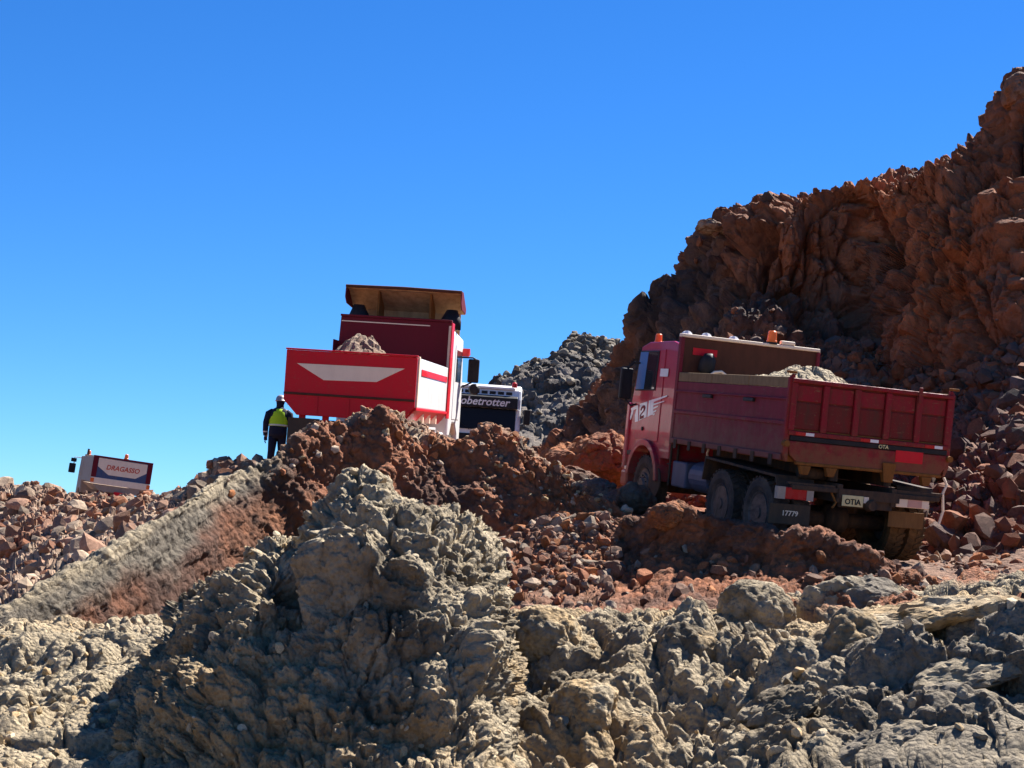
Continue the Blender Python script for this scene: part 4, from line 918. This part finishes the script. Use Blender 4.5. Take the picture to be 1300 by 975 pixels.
a = prect(M_C, 0, 1.2, 532, 540, 552, 562); MB().prism([(-.6, .7), (-.5, 1.15), (1.9, 1.15), (2.0, .7), (1.95, .7), (1.85, 1.1), (-.45, 1.1), (-.55, .7)], 0, .65, 1.24).build('mudguard', P_WHITE, TC); MB().prism([(-.6, .7), (-.5, 1.15), (1.9, 1.15), (2.0, .7), (1.95, .7), (1.85, 1.1), (-.45, 1.1), (-.55, .7)], 0, -1.24, -.65).build('mudguard', P_WHITE, TC)
for k in range(3): B(1.0, 1.22, .2+k*.9, .3+k*.9, 1.22, 1.40).build('hinge', P_CREAM, TC)
for y in (0, 1.35):
    for s in (-1, 1): wheel(TC, s*1.08, y, side=s); wheel(TC, s*.77, y, side=s)
for s in (-1, 1): wheel(TC, s*1.05, 4.75, side=s, deep=False)
B(.7, 1.2, 2.5, 3.4, .6, 1.05).build('fuel_tank', P_WHITE, TC, .03)
heap('rubble_load', M_C, -1.17, 1.17, YB+.1, YF-.1, 2.15, 2.86, -.1, .2, 211, M_RUB, (PALE*.8, BRN*1.2), 'heap of brown broken rock in the middle lorry', 'spoil heap', .6, .9, .075, 80)

# ------------------------------------------------------------------ far left lorry
def pose_at(px, py, d, heading, pitch, roll):
    """a frame whose ground origin is seen at a pixel"""
    h, p, r = map(math.radians, (heading, pitch, roll))
    A = Matrix.Rotation(h, 4, 'Z') @ Matrix.Rotation(p, 4, 'X') @ Matrix.Rotation(r, 4, 'Y')
    A.translation = Vector(P(px, py, d)); return A
M_L = pose_at(142, 659, 69, 19.5, 3, 3.2)
TL = empty('tipper_truck', M_L, 'distant tipper lorry with blue and cream tailgate above the rubble slope', 'truck', 'tipper lorries on the ramp')
YB, YF = -1.0, 3.9
tg = B(-1.25, 1.25, YB, YB+.06, 1.55, 2.6).build('tailgate', P_BLUE, TL, .01)
MB().prism([(-1.04, 2.57), (1.04, 2.55), (1.04, 2.16), (.6, 1.88), (-.55, 1.88), (-1.04, 2.2)], 1, YB-.012, YB-.003).build('cream_panel', P_CREAM, tg)
lettering('DRAGASSO', M_REAR(.02, YB-.016, 2.2), P_REDW, tg, .29, .2, sx=.95)
B(-1.25, 1.25, YB-.03, YB-.003, 1.45, 1.72).build('cream_beam', P_CREAM, tg, .01)
for x0, x1 in ((-1.27, -1.06), (1.06, 1.27)): B(x0, x1, YB-.02, YB+.05, 1.73, 2.58).build('frame_post', P_MAROON, tg, .01)
B(-1.27, 1.27, YB-.025, YB+.07, 2.585, 2.66).build('top_rail', P_MAROON, tg, .01)
for s in (-1, 1): B(s*1.12, s*1.27, YB-.04, YB-.005, 1.5, 1.68).build('marker_light', P_ORANGE, tg, .01)
P_LSIDE = paint('dusty_beige_paint', (.34, .27, .21), .6, .5, DUST, 3)
B(-1.25, -1.19, YB+.07, YF, 1.5, 2.6).build('side_wall', P_LSIDE, TL, .01); B(1.19, 1.25, YB+.07, YF, 1.5, 2.6).build('side_wall', P_WHITE, TL, .01)
MB().prism([(-1.2, 1.44), (1.2, 1.44), (.8, 1.15), (-.8, 1.15)], 1, YB+.02, YF).build('belly', P_LSIDE, TL)
B(-1.25, 1.25, YF+.01, YF+.07, 1.5, 2.68).build('headboard', P_LSIDE, TL)
for s in (-1, 1): B(s*.35, s*.45, YB-.05, 6.2, .8, 1.1).build('chassis_rail', P_MAROON, TL)
B(-1.1, 1.1, YB-.06, YB+.0, .75, .95).build('bumper', P_REDC, TL, .01); B(-.2, .25, YB-.08, YB-.0, .95, 1.2).build('towing_block', P_REDC, TL)
MB().prism([(4.15, .9), (4.15, 2.6), (5.9, 2.6), (6.2, 1.9), (6.25, .6), (5.7, .6), (5.4, 1.1), (4.6, 1.1)], 0, -1.24, 1.24).build('cab', P_LSIDE, TL, .04)
mr_ = B(-1.75, -1.45, 5.75, 5.9, 1.75, 2.2).build('mirror', P_BLACK, TL, .03); B(-1.7, -1.45, 5.75, 5.9, 2.27, 2.45).build('wide_mirror', P_BLACK, mr_, .02); MB().tube([(-1.25, 5.7, 2.5), (-1.55, 5.8, 2.5), (-1.55, 5.8, 2.2)], .025).build('mirror_arm', P_WHITE, mr_)
for x in (-1.05, .6): beacon(TL, x, 4.5 if x < 0 else YF, 2.66 if x < 0 else 2.72, 1.3)
MB().tube([(-1.1, 4.3, 2.4), (-1.1, 4.3, 2.95)], .05).build('exhaust_stack', P_CHASSIS, TL)
for y in (0, 1.35):
    for s in (-1, 1): wheel(TL, s*1.08, y, side=s); wheel(TL, s*.77, y, side=s)
for s in (-1, 1): wheel(TL, s*1.05, 5.1, side=s, deep=False)

# ------------------------------------------------------------------ white lorry coming the other way
M_W = pose_at(607, 611, 52, 180, -4, 0)
TW = empty('white_truck', M_W, 'white lorry facing the camera behind the middle tipper, black sun visor with white lettering', 'truck')
# front is +y in its own frame, towards the camera; x is mirrored in the picture
cabW = MB().prism([(-1.2, .6), (-1.2, 3.2), (-.1, 3.22), (.25, 3.05), (.42, 2.75), (.62, 1.75), (.68, .6)], 0, -1.24, 1.24).build('cab', P_WHITE, TW, .08)
def slope(z): return .42+(2.75-z)*.2
B(-1.0, 1.0, .10, .32, 3.06, 3.14).build('roof_lamp_bar', P_WHITE, TW, .02)
for k in range(7): B(-.92+k*.27, -.72+k*.27, .30, .345, 2.88, 2.99).build('roof_lamp', P_BLACK, TW, .01)
for x in (-.98, .98): MB().lathe([(0, .09), (.14, .08), (.18, .02)], (x, .15, 3.16), 2, 14).build('beacon', P_REDL, TW)
vz = MB().prism([(.40, 2.86), (.66, 2.78), (.68, 2.44), (.66, 2.42), (.44, 2.5)], 0, -1.12, 1.12).build('sun_visor', P_BLACK, TW, .015)
lettering('Globetrotter', Matrix.Translation((.14, .685, 2.61)) @ Matrix.Rotation(math.pi, 4, 'Z') @ Matrix.Rotation(math.pi/2, 4, 'X'), P_WHITE, vz, .36, .25, sx=1.02)
MB().prism([(slope(2.42)+.01, 2.42), (slope(2.42)+.03, 2.42), (slope(1.7)+.03, 1.7), (slope(1.7)+.01, 1.7)], 0, -1.08, 1.08).build('windscreen', GLASSD, TW)
for s in (-1, 1): MB().tube([(s*1.1, .55, 1.65), (s*1.16, .50, 2.4), (s*1.05, .5, 2.46)], .05).build('pillar_trim', P_WHITE, TW)
for x in (-.5, .4): MB().tube([(x, slope(1.7)+.06, 1.68), (x+.35, slope(1.9)+.06, 1.92)], .012).build('wiper', P_BLACK, TW)
B(-1.0, 1.0, .60, .74, .9, 1.55).build('grille', P_BLACK, TW, .02); B(-1.24, 1.24, .55, .85, .45, .85).build('bumper', P_WHITE, TW, .04)
for s in (-1, 1):
    B(s*.75, s*1.15, .84, .87, .55, .72).build('headlight', P_CREAM, TW, .02); B(s*1.34, s*1.56, .3, .42, 1.95, 2.45).build('mirror', P_BLACK, TW, .03); wheel(TW, s*1.05, -.6, side=s, deep=False); wheel(TW, s*1.05, -4.4, side=s)
    B(s*.35, s*.45, -6, .5, .8, 1.05).build('chassis_rail', P_CHASSIS, TW)
B(-1.22, 1.22, -6.2, -1.4, 1.3, 2.5).build('tipper_body', P_WHITE, TW, .02)

# ------------------------------------------------------------------ the worker
NAVY = paint('navy_cloth', (.012, .014, .03), .85, .2, (.05, .04, .035), 6); LIME = paint('lime_vest', (.42, .62, .02), .7, .1, (.3, .35, .05), 6); SILV = paint('reflective_tape', (.6, .58, .5), .4, .1)
SKIN = paint('skin', (.30, .16, .10), .6, .05); HELM = paint('grey_helmet', (.35, .30, .30), .35, .25, DUST, 6); BOOT = paint('boots', (.03, .022, .018), .7, .5, DUST, 6)
feet = P(348, 601, 36.0)
MP = Matrix.Translation(Vector(feet)) @ Matrix.Rotation(math.radians(4), 4, 'Z')
PE = empty('person', MP, 'worker in navy clothes, lime vest and grey helmet walking beside the middle lorry', 'person')
def skin(name, verts, edges, radii, mat, parent, sub=2):
    me = bpy.data.meshes.new(name); me.from_pydata(verts, edges, []); me.materials.append(mat)
    o = bpy.data.objects.new(name, me); COL.objects.link(o); o.parent = parent
    o.modifiers.new('skin', 'SKIN').use_smooth_shade = True
    for d, r in zip(me.skin_vertices[0].data, radii): d.radius = (r, r) if not isinstance(r, tuple) else r
    me.skin_vertices[0].data[0].use_root = True
    s = o.modifiers.new('sub', 'SUBSURF'); s.levels = sub; s.render_levels = sub
    return o
# body: pelvis, spine, neck, head, arms, legs in one surface (walking away, left foot behind)
V_ = [(0, 0, .95), (0, .01, 1.15), (0, .02, 1.35), (0, .03, 1.48), (0, .05, 1.57), (0, .06, 1.66),
      (-.19, .02, 1.42), (-.27, .0, 1.16), (-.26, .03, .93), (-.25, .06, .80), (.19, .02, 1.42), (.27, .0, 1.16), (.28, .05, .93), (.28, .09, .80),
      (-.10, 0, .88), (-.11, .03, .50), (-.12, -.10, .10), (.10, 0, .88), (.11, .12, .52), (.11, .16, .10)]
E_ = [(0, 1), (1, 2), (2, 3), (3, 4), (4, 5), (2, 6), (6, 7), (7, 8), (8, 9), (2, 10), (10, 11), (11, 12), (12, 13), (0, 14), (14, 15), (15, 16), (0, 17), (17, 18), (18, 19)]
R_b = [.13, .13, .15, .06, .075, .08, .065, .05, .038, .03, .065, .05, .038, .03, .09, .06, .045, .09, .06, .045]
skin('body', V_, E_, R_b, SKIN, PE)
ja = MB(); ja.loft([(0, 0, .84, .205, .15), (0, 0, .92, .21, .155), (0, .01, 1.1, .205, .15), (0, .01, 1.3, .23, .155), (0, .02, 1.42, .22, .14), (0, .03, 1.48, .15, .11), (0, .04, 1.53, .075, .075)], 20)
for s in (-1, 1):
    ja.tube([(s*.15, .02, 1.42), (s*.235, .015, 1.36), (s*.285, .0, 1.15), (s*.285, .035, .96), (s*.275, .06, .86)], [.075, .088, .07, .062, .052], 14)
jk = ja.build('jacket', NAVY, PE, smooth=True)
MB().tube([(-.285, .035, .965), (-.283, .04, .935)], .064, 14).build('reflective_band', SILV, jk)
ve = MB().loft([(0, .005, 1.08, .218, .165), (0, .01, 1.1, .22, .168), (0, .01, 1.28, .215, .172), (0, .02, 1.40, .195, .158), (0, .03, 1.475, .13, .12), (0, .035, 1.49, .10, .10)], 20).build('vest', LIME, PE, smooth=True)
MB().loft([(0, .008, 1.085, .222, .171), (0, .008, 1.12, .223, .173)], 20).build('reflective_band', SILV, ve)
tr = MB().loft([(0, 0, .80, .17, .13), (0, 0, .90, .19, .14), (0, 0, .98, .19, .14)], 18)
tr.tube([(-.095, 0, .9), (-.11, .03, .50), (-.12, -.08, .12)], [.115, .085, .075], 14); tr.tube([(.095, 0, .9), (.11, .12, .52), (.11, .15, .12)], [.115, .085, .075], 14)
tr.build('trousers', NAVY, PE, smooth=True)
for x, y in ((-.12, -.08), (.11, .16)): MB().loft([(x, y+.04, 0, .05, .14), (x, y+.04, .05, .052, .14), (x, y+.01, .09, .05, .09), (x, y, .2, .055, .06)], 14).build('boot', BOOT, PE, smooth=True)
he = MB().loft([(0, .06, 1.665, .125, .15), (0, .06, 1.675, .128, .153), (0, .06, 1.68, .115, .135), (0, .06, 1.74, .108, .128), (0, .06, 1.79, .08, .095), (0, .06, 1.815, .03, .035)], 22).build('helmet', HELM, PE, smooth=True)
MB().loft([(0, .05, 1.5, .09, .09), (0, .05, 1.58, .085, .09), (0, .055, 1.66, .1, .11)], 16).build('neck_cloth', NAVY, PE, smooth=True)
for s, (hx, hy, hz) in ((-1, (-.27, .065, .84)), (1, (.275, .08, .84))):
    hm = MB(); hm.tube([(hx, hy, hz+.02), (hx, hy, hz-.04), (hx, hy+.01, hz-.09)], [.03, .042, .036], 10)
    for k, ln in enumerate((.075, .085, .08, .06)): yy = hy-.03+k*.02; hm.tube([(hx, yy, hz-.08), (hx+.01*s, yy, hz-.08-ln*.55), (hx-.012*s, yy+.005, hz-.08-ln)], [.011, .010, .008], 6)
    hm.tube([(hx-.02*s, hy+.035, hz-.02), (hx-.03*s, hy+.055, hz-.06), (hx-.03*s, hy+.06, hz-.09)], [.013, .011, .009], 6)
    hm.build('glove', NAVY, PE, smooth=True)

# ------------------------------------------------------------------ boulders
def boulder(name, px, py, d, size, seed, cols, label, rz=0, kind='clay', sub=5, tilt=(0, 0)):
    bm = bmesh.new(); bmesh.ops.create_icosphere(bm, subdivisions=sub, radius=1)
    v = np.array([x.co[:] for x in bm.verts]); f = np.array([[y.index for y in x.verts] for x in bm.faces]); bm.free()
    rg = np.random.default_rng(seed); n = v.copy()
    for k in range(7):
        nn = rg.normal(size=3); nn /= np.linalg.norm(nn); s = v@nn-rg.uniform(.62, .9); v -= .85*np.clip(s, 0, None)[:, None]*nn
    v = v*np.array(size); off = seed*7.3
    sc = float(np.mean(size))
    if kind == 'clay':
        l1, i1 = lump(v+off, sc*.6, seed); l2, i2 = lump(v+off, sc*.22, seed+1)
        l3, i3 = lump(v+off, sc*.1, seed+7)
        h = sc*(.3*(l1-.5)+.2*(l2-.5)+.1*(l3-.5)+.05*fbm((v+off)/(sc*.25), 4, seed+2))
    else:
        f1, i2 = facets(v+off, sc*.6, seed, 1, .3); f2, _ = facets(v+off, sc*.22, seed+1, 1, .3)
        h = sc*(.10*f1+.045*f2+.03*fbm((v+off)/(sc*.15), 4, seed+2))
    v = v+n*h[:, None]
    c = mix(cols[0], cols[1], sstep(fbm((v+off)/(sc*.7), 3, seed+5), -.3, .3))*(.88+.24*h01(i2, 9))[:, None]
    o = mesh_from(name, v, f, M_CLAY if kind == 'clay' else M_RED, c, kind == 'clay')
    o.matrix_world = Matrix.Translation(Vector(P(px, py, d))) @ Matrix.Rotation(rz, 4, 'Z') @ Matrix.Rotation(tilt[0], 4, 'X') @ Matrix.Rotation(tilt[1], 4, 'Y')
    return tag(o, label, 'boulder')
boulder('clay_boulder', 958, 786, 16.6, (.36, .3, .36), 1, (GREY*1.1, GREYD*1.2), 'pointed pale grey clay boulder below the red bank')
boulder('clay_boulder', 1092, 770, 17.0, (.66, .4, .38), 2, (GREY, BLUEG*1.4), 'wide blocky grey clay boulder below the right lorry\'s rear wheels', .15, 'rock')
boulder('clay_boulder', 880, 842, 13.7, (.30, .26, .34), 3, (TAN*.85, GREYD), 'rounded brown clay boulder in the middle foreground')
boulder('slab_boulder', 1165, 782, 13.0, (.85, .5, .13), 4, (GREY*1.15, TAN), 'long smooth pale slab tilted up to the right', .12, 'rock', 5, (0, -.2))
boulder('slab_boulder', 1255, 850, 11.3, (.62, .35, .13), 21, (BLUEG*1.5, GREY), 'broad grey slab at the right edge above the large flat faced rock', .3, 'rock', 5, (.1, -.3))
boulder('slab_boulder', 1130, 950, 10.3, (.40, .3, .12), 22, (BLUEG*1.4, GREY), 'low grey slab at the bottom edge left of the large flat faced rock', .2, 'rock', 5, (.15, -.4))
boulder('slab_boulder', 990, 900, 11.6, (.36, .25, .13), 23, (GREY, GREYD), 'narrow grey slab rising to the right in the bottom centre', .3, 'rock', 5, (.1, -.5))
boulder('clay_boulder', 1230, 805, 13.0, (.26, .25, .24), 24, (GREYD*1.2, GREY), 'dark clay boulder under the right end of the long pale slab', 0, 'clay')
boulder('clay_boulder', 690, 812, 14.6, (.34, .3, .26), 25, (GREY, TAN), 'knobbly grey clay boulder right of the big heap', 0, 'clay')
boulder('clay_boulder', 745, 905, 12.0, (.26, .3, .2), 26, (TAN, GREY), 'knobbly tan clay boulder low in the centre', 0, 'clay')
boulder('clay_boulder', 1075, 838, 12.6, (.28, .25, .36), 6, (GREYD*1.2, TAN*.8), 'steep dark clay boulder below the pale slab', 0, 'clay')
boulder('grey_boulder', 1220, 925, 10.8, (.50, .4, .30), 7, (BLUEG*1.4, GREY*.9), 'large flat faced grey rock at the bottom right', .5, 'rock')
boulder('grey_boulder', 1075, 905, 11.4, (.20, .2, .20), 8, (BLUEG*1.4, GREY*.9), 'small upright grey rock left of the large flat faced one', .2, 'rock')
boulder('orange_boulder', 748, 590, 30.5, (.95, .7, .62), 9, (ORG, RED), 'orange earth lump between the berm and the right lorry\'s cab', -.2, 'rock', 5, (0, -.35))
boulder('earth_lump', 849, 657, 21.0, (.24, .2, .17), 10, (ORG, RED), 'rounded orange lump on the crest of the red bank', 0, 'clay', 4)
boulder('dark_boulder', 780, 640, 26.3, (.42, .4, .28), 11, (BRN*1.2, BLUEG*1.3), 'brown boulder beside the front wheel of the right lorry', 0, 'rock', 4)
boulder('dark_boulder', 755, 628, 27.3, (.45, .4, .28), 12, (BLUEG*1.2, BRN), 'bluish grey boulder left of the right lorry\'s front wheel', 0, 'rock', 4)
boulder('dark_boulder', 808, 632, 25.9, (.36, .3, .26), 13, (BRN*1.1, BLUEG), 'angular stone in front of the right lorry\'s front tyre', .4, 'rock', 4)
boulder('dark_boulder', 735, 612, 28.5, (.5, .4, .3), 14, (BRN, RED*.8), 'dark brown boulder under the orange lump', .4, 'rock', 4)
boulder('dark_boulder', 318, 596, 23.5, (.2, .2, .14), 15, (BRN*1.3, BLUEG*1.3), 'grey boulder on the ridge below the worker', .4, 'rock', 4)
boulder('cliff_block', 905, 290, 43.2, (.55, .5, .18), 16, (PALE*.9, BRN*1.4), 'flat pale block jutting from the cliff edge', .4, 'rock', 4, (0, .2))
boulder('cliff_block', 1290, 118, 39, (.3, .5, .5), 17, (BRN*1.6, ORG), 'upright brown block at the top right cliff edge', .4, 'rock', 4)
